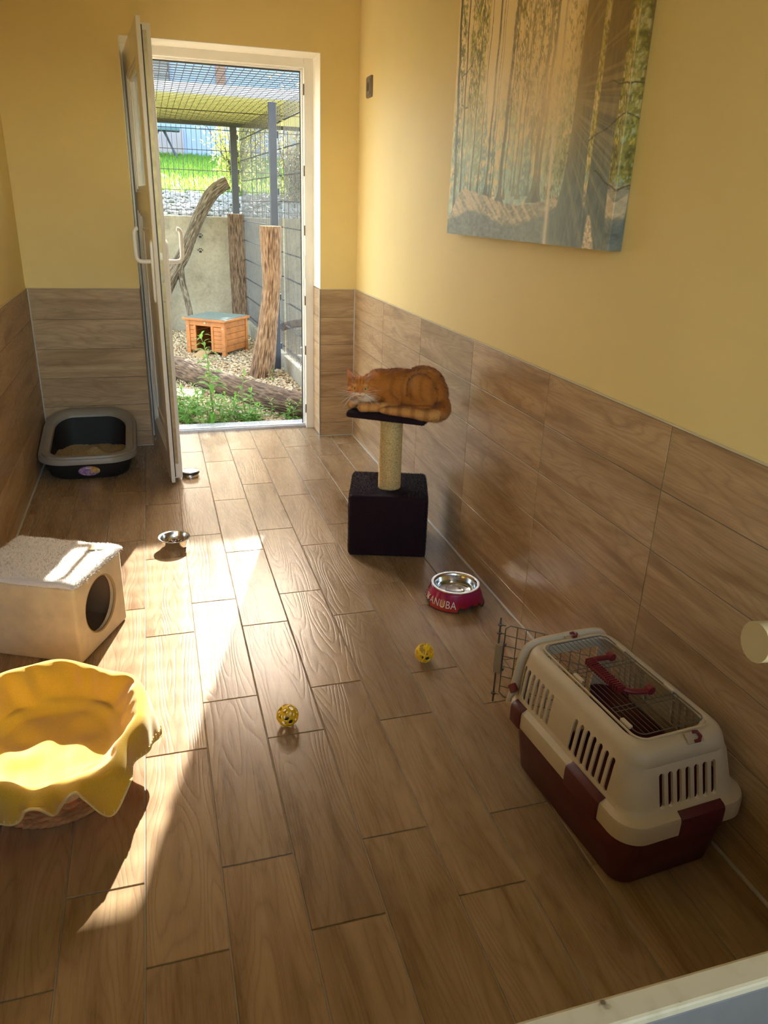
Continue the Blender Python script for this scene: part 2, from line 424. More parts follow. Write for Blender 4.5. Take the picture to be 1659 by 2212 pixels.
dpart(MB().box(-1.16,-.262,.222,.276,-.004,.017).box(-1.16,-.262,.232,.262,.017,.022), 'threshold', ALU, bevel=.002)
# leaf
u_ = V((.0800,-.99679,0)); n_ = V((.99679,.0800,0))
LM = Matrix(((u_.x,n_.x,0,-1.2025),(u_.y,n_.y,0,.205),(0,0,1,0),(0,0,0,1)))
lf = MB()
def ring(s0,s1,z0,z1,w,t0,t1,mb=lf):   # four bars around an opening s0..s1, z0..z1
    mb.box(s0-w,s0,t0,t1,z0-w,z1+w).box(s1,s1+w,t0,t1,z0-w,z1+w).box(s0,s1,t0,t1,z0-w,z0).box(s0,s1,t0,t1,z1,z1+w)
GZ = (1.375,1.915); PZ = (.13,1.285); GS = (.125,.79)
def face(s0,s1,t0,t1,z0,z1):
    lf.box(s0,GS[0],t0,t1,z0,z1).box(GS[1],s1,t0,t1,z0,z1)
    for a,c in ((z0,PZ[0]),(PZ[1],GZ[0]),(GZ[1],z1)): lf.box(GS[0],GS[1],t0,t1,a,c)
face(0,.928,0,.019,.008,2.036); face(.016,.897,.0191,.060,.022,2.018)
for zz in (GZ,PZ):   # glazing beads, stepped
    ring(GS[0]+.014,GS[1]-.014,zz[0]+.014,zz[1]-.014,.0141,.006,.052); ring(GS[0]+.028,GS[1]-.028,zz[0]+.028,zz[1]-.028,.0141,.013,.045)
lf.box(GS[0]+.02,GS[1]-.02,.02,.040,PZ[0]+.02,PZ[1]-.02)
ring(GS[0]+.10,GS[1]-.10,PZ[0]+.10,PZ[1]-.10,.018,.014,.046)
lf.v = [tuple(LM @ V(p)) for p in lf.v]
leaf = dpart(lf, 'leaf', WHITEPVC, bevel=.003)
def lpart(mb, name, mat, **k):
    mb.v = [tuple(LM @ V(p)) for p in mb.v]
    return dpart(mb, name, mat, leaf, **k)
gm, nt, b = newmat('frosted door glass'); b.inputs['Base Color'].default_value = (.90,.96,.94,1); b.inputs['Roughness'].default_value = .16; b.inputs['Transmission Weight'].default_value = .75; b.inputs['IOR'].default_value = 1.5
tc = N(nt,'ShaderNodeTexCoord'); nz = N(nt,'ShaderNodeTexNoise',_Scale=9.0,_Detail=2.0); L(nt,tc.outputs['Object'],nz.inputs['Vector']); bp = N(nt,'ShaderNodeBump',_Strength=.04,_Distance=.01); L(nt,nz.outputs[0],bp.inputs['Height']); L(nt,bp.outputs[0],b.inputs['Normal'])
lpart(MB().box(GS[0]+.02,GS[1]-.02,.024,.034,GZ[0]+.02,GZ[1]-.02), 'glass_pane', gm)
lpart(MB().box(.8972,.8992,.0205,.026,.03,2.01), 'gasket', BLACKPL)
lk = MB().box(.8975,.9005,.0275,.0425,.10,1.99)
for z in (.14,.19,.36,.60,.85,.93,1.17,1.30,1.45,1.68,1.85,1.94): lk.cyl((.9004,.035,z),(.9018,.035,z),.0042,n=10)
lpart(lk, 'lock_strip', BRASS)
lb = MB().box(.9006,.9065,.031,.040,1.085,1.115).box(.9006,.904,.031,.040,.985,1.02).cyl((.9006,.035,.90),(.9016,.035,.90),.006,n=12)
lpart(lb, 'latch', CHROME)
HM = plain('white lacquered handle', (.85,.83,.78), .22, spec=.6)
for sgn, t0, nm in ((-1,-.0005,'inner'),(1,.0605,'outer')):
    lpart(MB().loft([[(.862+(x*k), t0+sgn*h, 1.03+z*k) for x,z,_ in rrect(.032,.28,.014,0)] for h,k in ((0,1),(.007,1),(.010,.93))], True, True), 'handle_plate', HM, smooth=35)
    pth = [(.862,t0+sgn*.008,1.075),(.862,t0+sgn*.05,1.075),(.862,t0+sgn*.066,1.083),(.862,t0+sgn*.072,1.10),(.862,t0+sgn*.073,1.15),(.862,t0+sgn*.072,1.20),(.862,t0+sgn*.064,1.215),(.862,t0+sgn*.055,1.218)]
    lpart(MB().tube([tuple(q) for q in smoothpath(pth,5)], .0098, 12), 'lever_handle', HM, smooth=60)
for z in (.25,1.78): lpart(MB().cyl((-.008,.006,z-.05),(-.008,.006,z+.05),.010,n=16), 'hinge', WHITEPVC, smooth=40)

# ------------------------------------------------------------ granite doorstep outside
gr, nt, b = newmat('grey granite'); tc = N(nt,'ShaderNodeTexCoord'); vz = N(nt,'ShaderNodeTexNoise',_Scale=420.0,_Detail=2.0); L(nt,tc.outputs['Object'],vz.inputs['Vector'])
L(nt, ramp(nt, vz.outputs[0], [(.38,(.10,.10,.11)),(.5,(.38,.38,.39)),(.62,(.62,.62,.61))]), b.inputs['Base Color']); b.inputs['Roughness'].default_value=.5
tag(MB().box(-1.25,-.17,.277,.40,-.08,.006).build('door_step', gr, bevel=.004), 'grey speckled granite doorstep outside the open door', 'doorstep')

# ------------------------------------------------------------ half door at the camera
hd = empty('door_2', (-.6,-4.17,0)); hd['kind']='structure'; tag(hd, 'pale half-height door in the foreground with a lever handle')
def hpart(mb, name, mat, **k):
    o = mb.build(name, mat, None, **k); o.parent = hd; o.matrix_parent_inverse = Matrix.Translation((.6,4.17,0)); return o
DW = plain('off white door paint', (.70,.62,.45), .45, var=.04, bump=.1)
DG = plain('shaded door panel', (.16,.145,.125), .5, var=.08, vscale=30)  # white door's camera-side face, its shade put into this grey
dm, nt, b = newmat('stained off white paint'); tc = N(nt,'ShaderNodeTexCoord'); nz = N(nt,'ShaderNodeTexNoise',_Scale=55.0,_Detail=2.0); L(nt,tc.outputs['Object'],nz.inputs['Vector'])
L(nt, ramp(nt, nz.outputs[0], [(.25,(.12,.08,.04)),(.30,(.46,.37,.22)),(.5,(.52,.42,.26))]), b.inputs['Base Color']); b.inputs['Roughness'].default_value=.5
hpart(MB().box(-1.5,-.08,-4.134,-4.110,.728,.7395), 'top_rail', dm, bevel=.003)
hpart(MB().box(-1.5,-.08,-4.1325,-4.1105,.05,.7275), 'panel', DG, bevel=.002)
hpart(MB().box(-.60,-.50,-4.150,-4.100,.0,2.1), 'stile', DW, bevel=.003)
hpart(MB().tube([tuple(q) for q in smoothpath([(-.56,-4.150,1.105),(-.56,-4.185,1.108),(-.572,-4.195,1.11),(-.62,-4.197,1.114),(-.72,-4.190,1.118),(-.842,-4.180,1.124)],6)], .0115, 18), 'lever_handle', plain('cream lacquered lever', (.40,.31,.17), .35), smooth=60)

# ------------------------------------------------------------ wall socket
sk = empty('wall_socket', (0.008,-.215,1.912)); tag(sk, 'small dark grey square power socket on the yellow right wall', 'socket')
SG = plain('dark grey metal', (.20,.165,.13), .4, .4)
SM = Matrix(((0,0,-1,0),(1,0,0,0),(0,1,0,0),(0,0,0,1)))
MB().loft([[(x*k,y*k,h) for x,y,_ in rrect(.098,.098,.008,0,4)] for h,k in ((0,1),(.007,1),(.011,.9),(.010,.74))], True, True, M=SM).build('frame', SG, sk, smooth=30)
MB().loft([[(x,y,h) for x,y,_ in rrect(.07,.07,.005,0,4)] for h in (.0095,.0125)], False, True, M=SM).build('insert', plain('grey insert', (.20,.17,.14), .4, .4), sk, smooth=30)
MB().cyl((-.0127,0,0),(-.0131,0,0),.0215,n=28).build('recess', BLACKPL, sk, smooth=30)
# ------------------------------------------------------------ forest canvas on the right wall
def vnoise(x, y, seed=0):
    xi = np.floor(x).astype(np.int64); yi = np.floor(y).astype(np.int64); xf = x-xi; yf = y-yi
    def h(a, b):
        n = (a*374761393 + b*668265263 + seed*1442695041) & 0xffffffff
        n = ((n ^ (n >> 13))*1274126177) & 0xffffffff
        return ((n ^ (n >> 16)) & 0xffff)/65535.0
    s = lambda t: t*t*(3-2*t)
    a, b_, c, d = h(xi,yi), h(xi+1,yi), h(xi,yi+1), h(xi+1,yi+1)
    u, v = s(xf), s(yf)
    return (a*(1-u)+b_*u)*(1-v)+(c*(1-u)+d*u)*v
def fbm(x, y, o=4, seed=0):
    t = 0; a = .5
    for i in range(o): t = t+a*vnoise(x*2**i, y*2**i, seed+i); a *= .5
    return t/(1-.5**o)
def smst(e0, e1, x):
    t = np.clip((x-e0)/(e1-e0), 0, 1); return t*t*(3-2*t)
def forest(u, z):
    def S(r,g,b_): return np.array([r,g,b_])/255.
    c = np.ones(u.shape+(3,))
    sky_ = S(250,226,170)
    c[:] = sky_
    def lay(col, m):
        nonlocal c
        c = c*(1-m[...,None]) + (col if getattr(col,'ndim',1) > 1 else np.asarray(col)[None,None,:])*m[...,None]
    # misty undergrowth, teal low down and olive higher up
    f1 = .6*fbm(u*75, z*40, 4, 3)+.4*fbm(u*20, z*12, 3, 13)
    und = smst(.36,.60, f1 + .30*(.42-z) + .05*np.sin(u*14))*smst(.66,.40,z)
    ucol = S(205,208,150)[None,None,:]*smst(.15,.5,z)[...,None] + S(165,200,195)[None,None,:]*(1-smst(.15,.5,z)[...,None])
    tex = .72+.5*fbm(u*90, z*60, 3, 11)
    lay(ucol*tex[...,None], und*.9)
    # young spruces
    for (uc, w_, zb, zt, col) in ((.265,.035,.15,.52,S(120,150,150)),(.21,.04,.15,.60,S(150,165,120)),(.33,.03,.15,.50,S(130,155,150)),(.56,.04,.15,.45,S(120,155,160)),(.745,.05,.2,.55,S(150,170,120))):
        t = np.clip((z-zb)/(zt-zb),0,1); ww = w_*(1-t)*(.7+.6*vnoise(u*0+uc*9, z*60, 5))
        lay(col, ((np.abs(u-uc) < ww) & (z < zt) & (z > zb))*smst(.35,.6,fbm(u*110, z*80, 3, 8))*.85)
    # hanging foliage
    def foliage(u0, u1, z0, z1, col, dens, seed):
        e = smst(u0-.02,u0+.02,u)*smst(u1+.02,u1-.02,u)*smst(z0-.10,z0+.06,z+.12*vnoise(u*24,z*3,seed))*smst(z1+.05,z1-.02,z)
        f = .55*fbm(u*230+z*46, z*95, 3, seed)+.45*fbm(u*60, z*26, 3, seed+7)
        lay(col[None,None,:]*(.30+1.15*fbm(u*150, z*80, 3, seed+4))[...,None], e*smst(dens-.04, dens+.16, f))
    foliage(.02,.07,.3,1,S(120,125,60),.44,21); foliage(.11,.24,.52,1,S(170,165,70),.42,22); foliage(.41,.55,.50,1,S(170,150,70),.45,23)
    foliage(.55,.66,.45,1,S(135,125,65),.46,24); foliage(.70,.80,.55,1,S(190,160,80),.52,25); foliage(.86,1.0,.15,1,S(185,175,65),.40,26); foliage(.93,1.0,.1,1,S(140,135,45),.42,27)
    foliage(.66,.79,.15,.5,S(150,160,110),.46,28)
    # thin trunks
    for i,(ub,ut,w_,zb,dk) in enumerate(((.052,.010,.022,.05,.85),(.095,.082,.014,.12,.75),(.125,.12,.005,.15,.5),(.155,.15,.004,.17,.4),(.178,.205,.009,.16,.7),(.235,.275,.006,.17,.8),(.298,.33,.015,.15,.75),(.325,.352,.005,.15,.6),(.34,.365,.004,.15,.5),(.395,.435,.020,.13,.62),(.425,.45,.006,.15,.5),(.49,.51,.008,.16,.35),(.52,.53,.010,.15,.4),(.575,.585,.008,.16,.35),(.61,.64,.022,.14,.55),(.63,.675,.016,.14,.6),(.69,.70,.012,.15,.3),(.14,.138,.003,.2,.35),(.47,.475,.004,.18,.3))):
        t = (z-zb)/(1-zb); uc = ub+(ut-ub)*t+.002*np.sin(z*30+i); ww = w_*(1-.35*t)*(1+2.4*np.exp(-np.clip(z-zb,0,9)/.02))/2
        m = (np.abs(u-uc) < ww)*(z > zb-.01)
        bark = .75+.5*vnoise(u*400, z*60, i)
        lay((S(84,74,58)*.85)[None,None,:]*bark[...,None], m*dk)
    # forest floor, root wads
    gl = .145+.03*np.sin(u*7+1)+.012*fbm(u*40,u*0,3,2)-.10*smst(.12,.0,u)
    gm_ = smst(gl+.004, gl-.004, z); gt = fbm(u*70, z*140, 4, 31)
    gcol = S(178,172,150)[None,None,:]*(.55+.75*gt)[...,None]
    lay(gcol, gm_)
    streak = smst(.48,.62, fbm((u+z*1.2)*36, z*5, 3, 41)); lay(S(240,215,180), gm_*streak*.6*smst(.02,.10,z))
    bank = smst(.085,.07, z-.035*np.sin(u*9+.5)-.02*fbm(u*30,z*0,3,51)+.05*smst(.3,.05,u)); lay(S(112,124,124)[None,None,:]*(.7+.6*fbm(u*60,z*90,4,52))[...,None], bank*.85)
    # big right trunks
    for (ul, ur, ubl, ubr, k) in ((.782,.862,.70,.90,1.0),(.885,.965,.88,.995,1.0)):
        fl = np.exp(-np.clip(z-.03,0,9)/.10); l = ul+(ubl-ul)*fl*1.0-.03*(z-.3)*-.8; r = ur+(ubr-ur)*fl*.7-.03*(z-.3)*-.8
        m = smst(l-.003,l+.003,u)*smst(r+.003,r-.003,u)*smst(-.02,.03,z)
        bark = .8+.4*fbm(u*120, z*30, 3, 61)
        low = S(125,142,140)[None,None,:]*(1-smst(.1,.55,z))[...,None]+S(150,125,70)[None,None,:]*smst(.1,.55,z)[...,None]
        lay(low*bark[...,None]*.82, m)
    pth = smst(.885,.892,u-.06*z)*smst(.945,.935,u+.35*z)*smst(.10,.09,z); lay(S(225,205,175)[None,None,:]*(.6+.7*fbm(u*160,z*160,3,71))[...,None], pth)
    # branches on the right
    for (a0,b0,a1,b1) in ((.86,.30,1.0,.36),(.90,.22,1.0,.16),(.92,.45,1.0,.43),(.05,.60,.13,.63),(.06,.50,.12,.48)):
        t = np.clip((u-a0)/(a1-a0),0,1); lay(S(70,66,40), ((np.abs(z-(b0+(b1-b0)*t)-.003*np.sin(t*9)) < .0025) & (u>a0) & (u<a1))*.9)
    # printed sun burst
    du = (u-.665)*1.32; dz = z-.455; rr = np.hypot(du,dz); an = np.arctan2(dz,du)
    ray = .45*vnoise(an*14+50, rr*0+3, 81)+.35*vnoise(an*37+90, rr*0+5, 82)+.2*vnoise(an*90+200, rr*0, 83)
    glow = np.exp(-(rr/.22)**2)*.92
    rays = smst(.40,.70,ray)*np.exp(-rr/.40)*smst(-2.2,-.9,an)*.74
    lay(S(255,222,160), np.clip(np.maximum(glow*.9, rays),0,1)*smst(-.02,.02,u))
    lay(S(255,235,205), np.exp(-((u-.70+.03*z)/.010)**2)*smst(.46,.30,z)*.8)
    lay(S(225,240,235), .26*np.exp(-((u-.66)/.22)**2)*smst(.50,.12,z))
    lay(S(255,240,205), .5*np.exp(-((u-.30)/.10)**2-((z-.52)/.12)**2))
    hz_ = .20*np.exp(-((u-.45)/.34)**2)*smst(.12,.45,z); lay(S(240,208,150), hz_)
    lay(S(150,118,52), .35*smst(.72,.80,u)*smst(.30,.6,z))
    return np.clip(c,0,1)
def canvas():
    W_, H_, T_ = 1.145, .865, .032
    root = empty('canvas_picture', (0,-1.545,1.255)); tag(root, 'large canvas print of a sunlit forest hanging on the right wall', 'picture')
    nu, nz_ = 620, 470
    uu = np.linspace(0,1,nu); zz = np.linspace(0,1,nz_)
    U, Z = np.meshgrid(uu, zz)
    colr = forest(U, Z)
    # front face plus folded sides as one skin
    vs = np.stack([np.full(U.shape,-T_+.0), -U*W_, Z*H_], -1).reshape(-1,3)
    idx = np.arange(nu*nz_).reshape(nz_,nu)
    fs = np.stack([idx[:-1,:-1],idx[:-1,1:],idx[1:,1:],idx[1:,:-1]],-1).reshape(-1,4)
    lin = np.where(colr<=.04045, colr/12.92, ((colr+.055)/1.055)**2.4).reshape(-1,3)*1.12
    verts = [tuple(v) for v in vs]; faces = [tuple(int(i) for i in f) for f in fs]; cols = list(lin)
    k = nz_*nu
    def side(ids):   # rows of vertices from the border inwards: the print folds over the edge, mirrored
        nonlocal k
        prev = list(ids[0]); n = len(prev); m_ = len(ids)
        for j in range(1, m_):
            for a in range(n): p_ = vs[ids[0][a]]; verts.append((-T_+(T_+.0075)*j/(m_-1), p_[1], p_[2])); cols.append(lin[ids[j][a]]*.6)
            cur = list(range(k, k+n))
            for a in range(n-1): faces.append((int(prev[a]), int(prev[a+1]), cur[a+1], cur[a]))
            prev = cur; k += n
    for ids in ([idx[:,-1-2*j] for j in range(11)], [idx[:,2*j] for j in range(11)], [idx[2*j,:] for j in range(11)], [idx[-1-2*j,:] for j in range(11)]): side(ids)
    me = bpy.data.meshes.new('print'); me.from_pydata(verts, [], faces); me.update()
    bm = bmesh.new(); bm.from_mesh(me); bmesh.ops.recalc_face_normals(bm, faces=bm.faces); bm.to_mesh(me); bm.free()
    at = me.color_attributes.new('Col','FLOAT_COLOR','POINT'); at.data.foreach_set('color', np.concatenate([np.array(cols), np.ones((len(cols),1))],1).astype(np.float32).ravel())
    link('print', me, attrmat('printed canvas', rough=.42, spec=.5, bump=.12, bscale=900), root)
    m = MB()
    for (y0,y1,z0,z1) in ((-W_+.004,-W_+.04,.004,H_-.004),(-.04,-.004,.004,H_-.004),(-W_+.04,-.04,.004,.04),(-W_+.04,-.04,H_-.04,H_-.004)): m.box(-T_+.004,.007,y0,y1,z0,z1)
    m.build('stretcher_frame', plain('pine batten', (.45,.30,.16), .7), root)
canvas()
# ------------------------------------------------------------ outside: the cat run
ANTH = plain('anthracite painted steel', (.05,.058,.075), .45, .2, var=.05)
WIRE = plain('galvanised wire', (.075,.08,.09), .45, .4, var=.1)
def gravelmat():
    m, nt, b = newmat('beige pebbles'); g = N(nt,'ShaderNodeNewGeometry')
    L(nt, ramp(nt, g.outputs['Random Per Island'], [(0,(.22,.145,.07)),(.25,(.46,.34,.19)),(.5,(.58,.46,.29)),(.7,(.34,.22,.105)),(.85,(.64,.54,.38)),(1,(.28,.23,.165))]), b.inputs['Base Color']); b.inputs['Roughness'].default_value=.75; return m
GRAVEL = gravelmat()
SOIL = plain('sandy soil', (.30,.23,.15), .95, bump=.6, bscale=60, var=.3, vscale=20)
def icos():
    bm = bmesh.new(); bmesh.ops.create_icosphere(bm, subdivisions=1, radius=1); v = np.array([q.co[:] for q in bm.verts]); f = [[q.index for q in p.verts] for p in bm.faces]; bm.free(); return v, np.array(f)
ICV, ICF = icos()
def pebbles(name, P, size, mat, flat=.6):
    n = len(P); vs = []; 
    S = rng.uniform(size[0], size[1], n)
    A = rng.uniform(0, 2*pi, n); sx = rng.uniform(.75,1.35,n); sz = rng.uniform(flat*.7,flat*1.2,n)
    base = ICV[None]*(1+.22*rng.normal(size=(n,len(ICV),1)).clip(-1,1))
    x = base[:,:,0]*sx[:,None]; y = base[:,:,1]; z = base[:,:,2]*sz[:,None]
    c, s_ = np.cos(A)[:,None], np.sin(A)[:,None]
    v = np.stack([x*c-y*s_, x*s_+y*c, z + .25*x*rng.normal(size=(n,1))],-1)*S[:,None,None] + P[:,None,:]
    F = (ICF[None]+ (np.arange(n)*len(ICV))[:,None,None]).reshape(-1,3)
    me = bpy.data.meshes.new(name); me.from_pydata(v.reshape(-1,3).tolist(), [], F.tolist()); me.update()
    return link(name, me, mat, smooth=180)
gz = -.035
struct(MB().box(-4,5,.34,4.585,-.3,gz-.006).build('ground_outside', SOIL))
n = 13000; P = np.stack([rng.uniform(-1.4,.05,n), .40+rng.random(n)**1.15*4.18, np.full(n,gz)+rng.uniform(-.004,.006,n)],1)
tag(pebbles('gravel', P, (.008,.017), GRAVEL), 'beige pebble gravel covering the ground of the cat run', 'gravel', kind='stuff')
# retaining wall
cm, nt, b = newmat('weathered concrete'); tc = N(nt,'ShaderNodeTexCoord')
n1 = N(nt,'ShaderNodeTexNoise',_Scale=2.2,_Detail=6.0,_Roughness=.65); L(nt,tc.outputs['Object'],n1.inputs['Vector'])
n2 = N(nt,'ShaderNodeTexNoise',_Scale=40.0,_Detail=4.0); L(nt,tc.outputs['Object'],n2.inputs['Vector'])
c = ramp(nt,n1.outputs[0],[(.3,(.19,.165,.12)),(.48,(.37,.325,.24)),(.7,(.45,.40,.30))]); c = mix(nt, .35, c, ramp(nt,n2.outputs[0],[(.35,(.25,.24,.2)),(.6,(.6,.58,.52))]), 'MULTIPLY'); L(nt,c,b.inputs['Base Color']); b.inputs['Roughness'].default_value=.9
bp = N(nt,'ShaderNodeBump',_Strength=.3,_Distance=.004); L(nt,n2.outputs[0],bp.inputs['Height']); L(nt,bp.outputs[0],b.inputs['Normal'])
CONC = cm
rwall = MB().box(-4,5,4.585,4.8,-.3,1.188).build('retaining_wall', CONC, bevel=.006); tag(rwall, 'stained grey concrete retaining wall at the back of the cat run', 'retaining wall')
for (px, pz) in ((-.598,.99),(-.604,.835)):
    m = MB()
    def pad(x, z, rx, rz):
        m.prism([(x+rx*math.cos(a*pi/8), z+rz*math.sin(a*pi/8)) for a in range(16)], 0, .0015, Matrix(((1,0,0,px),(0,0,-1,4.5848),(0,1,0,pz),(0,0,0,1))))
    pad(0,-.012,.016,.013)
    for (x,z) in ((-.024,.004),(-.009,.017),(.009,.017),(.024,.004)): pad(x,z,.0065,.009)
    m.build('paw_print', plain('black paint', (.02,.02,.02), .7), rwall)
# kerb, fence
def xk(y): return -.164+(4.63-y)*.035
def seg(y0, y1, w_, x_off, z0, z1):
    return [(xk(y0)+x_off,y0,z0),(xk(y0)+x_off+w_,y0,z0),(xk(y1)+x_off+w_,y1,z0),(xk(y1)+x_off,y1,z0),(xk(y0)+x_off,y0,z1),(xk(y0)+x_off+w_,y0,z1),(xk(y1)+x_off+w_,y1,z1),(xk(y1)+x_off,y1,z1)]
BF = [(0,3,2,1),(4,5,6,7),(0,1,5,4),(1,2,6,5),(2,3,7,6),(3,0,4,7)]
for i,(y0,y1) in enumerate(((.42,2.20),(2.30,4.58))):
    o = MB().add(seg(y0,y1,.06,0,-.2,.10), BF).build('kerb', CONC, bevel=.004)
    tag(o, ('concrete kerb slab under the fence panel nearest the doorway','concrete kerb slab under the fence panel behind the two upright logs')[i], 'kerb', 'kerb slabs along the right fence')
def wire_panel(name, p0, p1, z0, z1, sp, zs, label, r=.0028, rh=.0038):
    m = MB(); p0 = V(p0); p1 = V(p1); Ln = (p1-p0).length; d = (p1-p0)/Ln; nn = V((-d.y,d.x,0))*.006
    k = int(Ln/sp)
    for i in range(k+1):
        q = p0+d*(Ln*i/k); m.tube([(q.x,q.y,z0),(q.x,q.y,z1)], r, 5, cap=False)
    for z in zs:
        for s_ in (-1,1):
            a = p0+nn*s_; e = p1+nn*s_; m.tube([(a.x,a.y,z),(e.x,e.y,z)], rh, 5, cap=False)
    o = m.build(name, WIRE, smooth=60); tag(o, label, 'fence panel', 'wire fence panels of the cat run'); return o
wire_panel('wire_fence', (xk(.44)+.03,.44,0), (xk(2.19)+.03,2.19,0), .11, 2.08, .045, [.16+.2*i for i in range(10)], 'dark wire fence panel on the right, nearest the doorway')
wire_panel('wire_fence', (xk(2.31)+.03,2.31,0), (xk(4.56)+.03,4.56,0), .11, 2.08, .045, [.16+.2*i for i in range(10)], 'dark wire fence panel on the right, behind the nearer upright log')
wire_panel('wire_fence', (-2.4,4.62,0), (-.225,4.62,0), 1.19, 2.08, .05, [1.25+.2*i for i in range(5)], 'dark wire fence panel on top of the concrete wall')
wire_panel('wire_fence', (-.155,4.62,0), (1.6,4.62,0), 1.19, 2.08, .05, [1.25+.2*i for i in range(5)], 'dark wire fence panel on top of the wall, right of the corner post')
def post(x, y, z0, z1, label, w_=.06):
    r = empty('fence_post', (x,y,z0)); tag(r, label, 'post', 'fence posts of the cat run')
    MB().box(-w_/2,w_/2,-.03,.03,0,z1-z0).build('tube', ANTH, r, bevel=.004)
    for k in range(5):
        zc = .25+.42*k if z1-z0 > 1.5 else .1+.17*k
        MB().box(w_/2, w_/2+.016, -.012, .012, zc, zc+.05).build('clip', ANTH, r, bevel=.002)
post(-.128,2.25,-.10,2.085,'tall dark grey fence post behind the nearer upright log')
post(-.192,4.625,1.185,2.085,'dark grey corner fence post on the concrete wall',.07)
tag(MB().box(-2.4,1.6,4.60,4.65,2.086,2.125).build('roof_beam', ANTH, bevel=.004), 'dark steel beam along the top of the back fence', 'beam')
# wire ceiling
m = MB()
for i in range(48): x = -2.2+.05*i; m.tube([(x,.36,2.105),(x,4.58,2.105)], .0026, 4, cap=False)
for i in range(43): y = .40+.10*i; m.tube([(-2.2,y,2.099),(.22,y,2.099)], .0024, 4, cap=False); m.tube([(-2.2,y,2.111),(.22,y,2.111)], .0024, 4, cap=False)
tag(m.build('wire_ceiling', WIRE, smooth=60), 'flat wire mesh ceiling spanning over the cat run', 'mesh ceiling')
# corrugated roof
rm, nt, b = newmat('olive translucent roofing'); out = [q for q in nt.nodes if q.type=='OUTPUT_MATERIAL'][0]
tr = N(nt,'ShaderNodeBsdfTranslucent'); tr.inputs[0].default_value=(.25,.225,.05,1); b.inputs['Base Color'].default_value=(.24,.22,.06,1); b.inputs['Roughness'].default_value=.5
ms = N(nt,'ShaderNodeMixShader',_Fac=.62); L(nt,b.outputs[0],ms.inputs[1]); L(nt,tr.outputs[0],ms.inputs[2]); L(nt,ms.outputs[0],out.inputs[0])
rr_ = empty('roof_panel', (-1,2.38,2.12)); tag(rr_, 'olive corrugated roof sheet lying over the rear of the wire ceiling', 'roof')
m = MB(); loops = []
ny = 120
for i in range(ny+1):
    y = 2.4*i/ny; z = .014+.008*math.sin(y*2*pi/.075)
    loops.append([(-1.4,y,z),(2.6,y,z)])
m.loft(loops, closed=False)
o = m.build('corrugated_sheet', rm, rr_, smooth=60)
MB().box(-1.4,2.6,-.025,.0,-.001,.075).build('front_batten', plain('pale grey timber', (.55,.54,.52), .6, var=.1, vscale=20), rr_, bevel=.003)
MB().box(-1.4,2.6,1.15,1.19,-.002,.006).build('purlin', plain('yellowed timber', (.50,.42,.18), .6), rr_)
# logs
def barkmat(name, a, b_, c_):
    m, nt, bs = newmat(name); at = N(nt,'ShaderNodeAttribute',attribute_name='Col'); tc = N(nt,'ShaderNodeTexCoord')
    nz = N(nt,'ShaderNodeTexNoise',_Scale=38.0,_Detail=5.0); L(nt,tc.outputs['Object'],nz.inputs['Vector'])
    f = M_(nt,'ADD',M_(nt,'MULTIPLY',at.outputs['Fac'],.75),M_(nt,'MULTIPLY',nz.outputs[0],.35))
    L(nt,ramp(nt,f,[(.12,a),(.5,b_),(.95,c_)]),bs.inputs['Base Color']); bs.inputs['Roughness'].default_value=.9
    bp = N(nt,'ShaderNodeBump',_Strength=.5,_Distance=.006); L(nt,nz.outputs[0],bp.inputs['Height']); L(nt,bp.outputs[0],bs.inputs['Normal']); return m
BARK1 = barkmat('light brown bark', (.038,.020,.010), (.18,.10,.05), (.34,.215,.12))
BARK2 = barkmat('dark ridged bark', (.02,.012,.007), (.10,.057,.03), (.21,.14,.085))
BARK3 = barkmat('grey branch bark', (.022,.016,.011), (.095,.068,.04), (.24,.20,.15))
CUT = plain('sawn wood', (.55,.38,.20), .8, var=.2, vscale=25)
def logmesh(path, rad, nr=44, nl=90, amp=.13, ridge=19, seed=0, elong=9):
    """path list of (x,y,z), rad list; ridged bark displaced along the radius, relief stored as a colour attribute"""
    pts = smoothpath([tuple(p)+(r,) for p,r in zip(path,rad)], max(2, nl//(len(path)-1)))
    m = len(pts); vs=[]; fs=[]; cv=[]
    up=None; s_=0
    for i,q in enumerate(pts):
        p=V(q[:3]); r=q[3]; t=V(pts[min(i+1,m-1)][:3])-V(pts[max(i-1,0)][:3]); t.normalize()
        if i: s_+=(p-V(pts[i-1][:3])).length
        if up is None: up=V((1,0,0)) if abs(t.x)<.8 else V((0,1,0))
        a=(up-t*up.dot(t)).normalized(); up=a; b_=t.cross(a)
        for k in range(nr):
            th=2*pi*k/nr; ca,sa=math.cos(th),math.sin(th)
            q1=mnoise.noise(V((ca*ridge*.5+seed,sa*ridge*.5,s_*elong)))
            q2=mnoise.noise(V((ca*ridge*1.3+seed+9,sa*ridge*1.3,s_*elong*2.2)))
            h=1-abs(q1)*2.2; h=max(0,min(1,h*.65+.35*(.5+q2)))
            lump=mnoise.noise(V((ca*1.2+seed*3,sa*1.2,s_*3.5)))
            rr=r*(1+amp*(h-.6)+.10*lump); vs.append(p+(a*ca+b_*sa)*rr); cv.append(h)
    for i in range(m-1):
        for k in range(nr): fs.append((i*nr+k,i*nr+(k+1)%nr,(i+1)*nr+(k+1)%nr,(i+1)*nr+k))
    return vs,fs,cv,nr,m
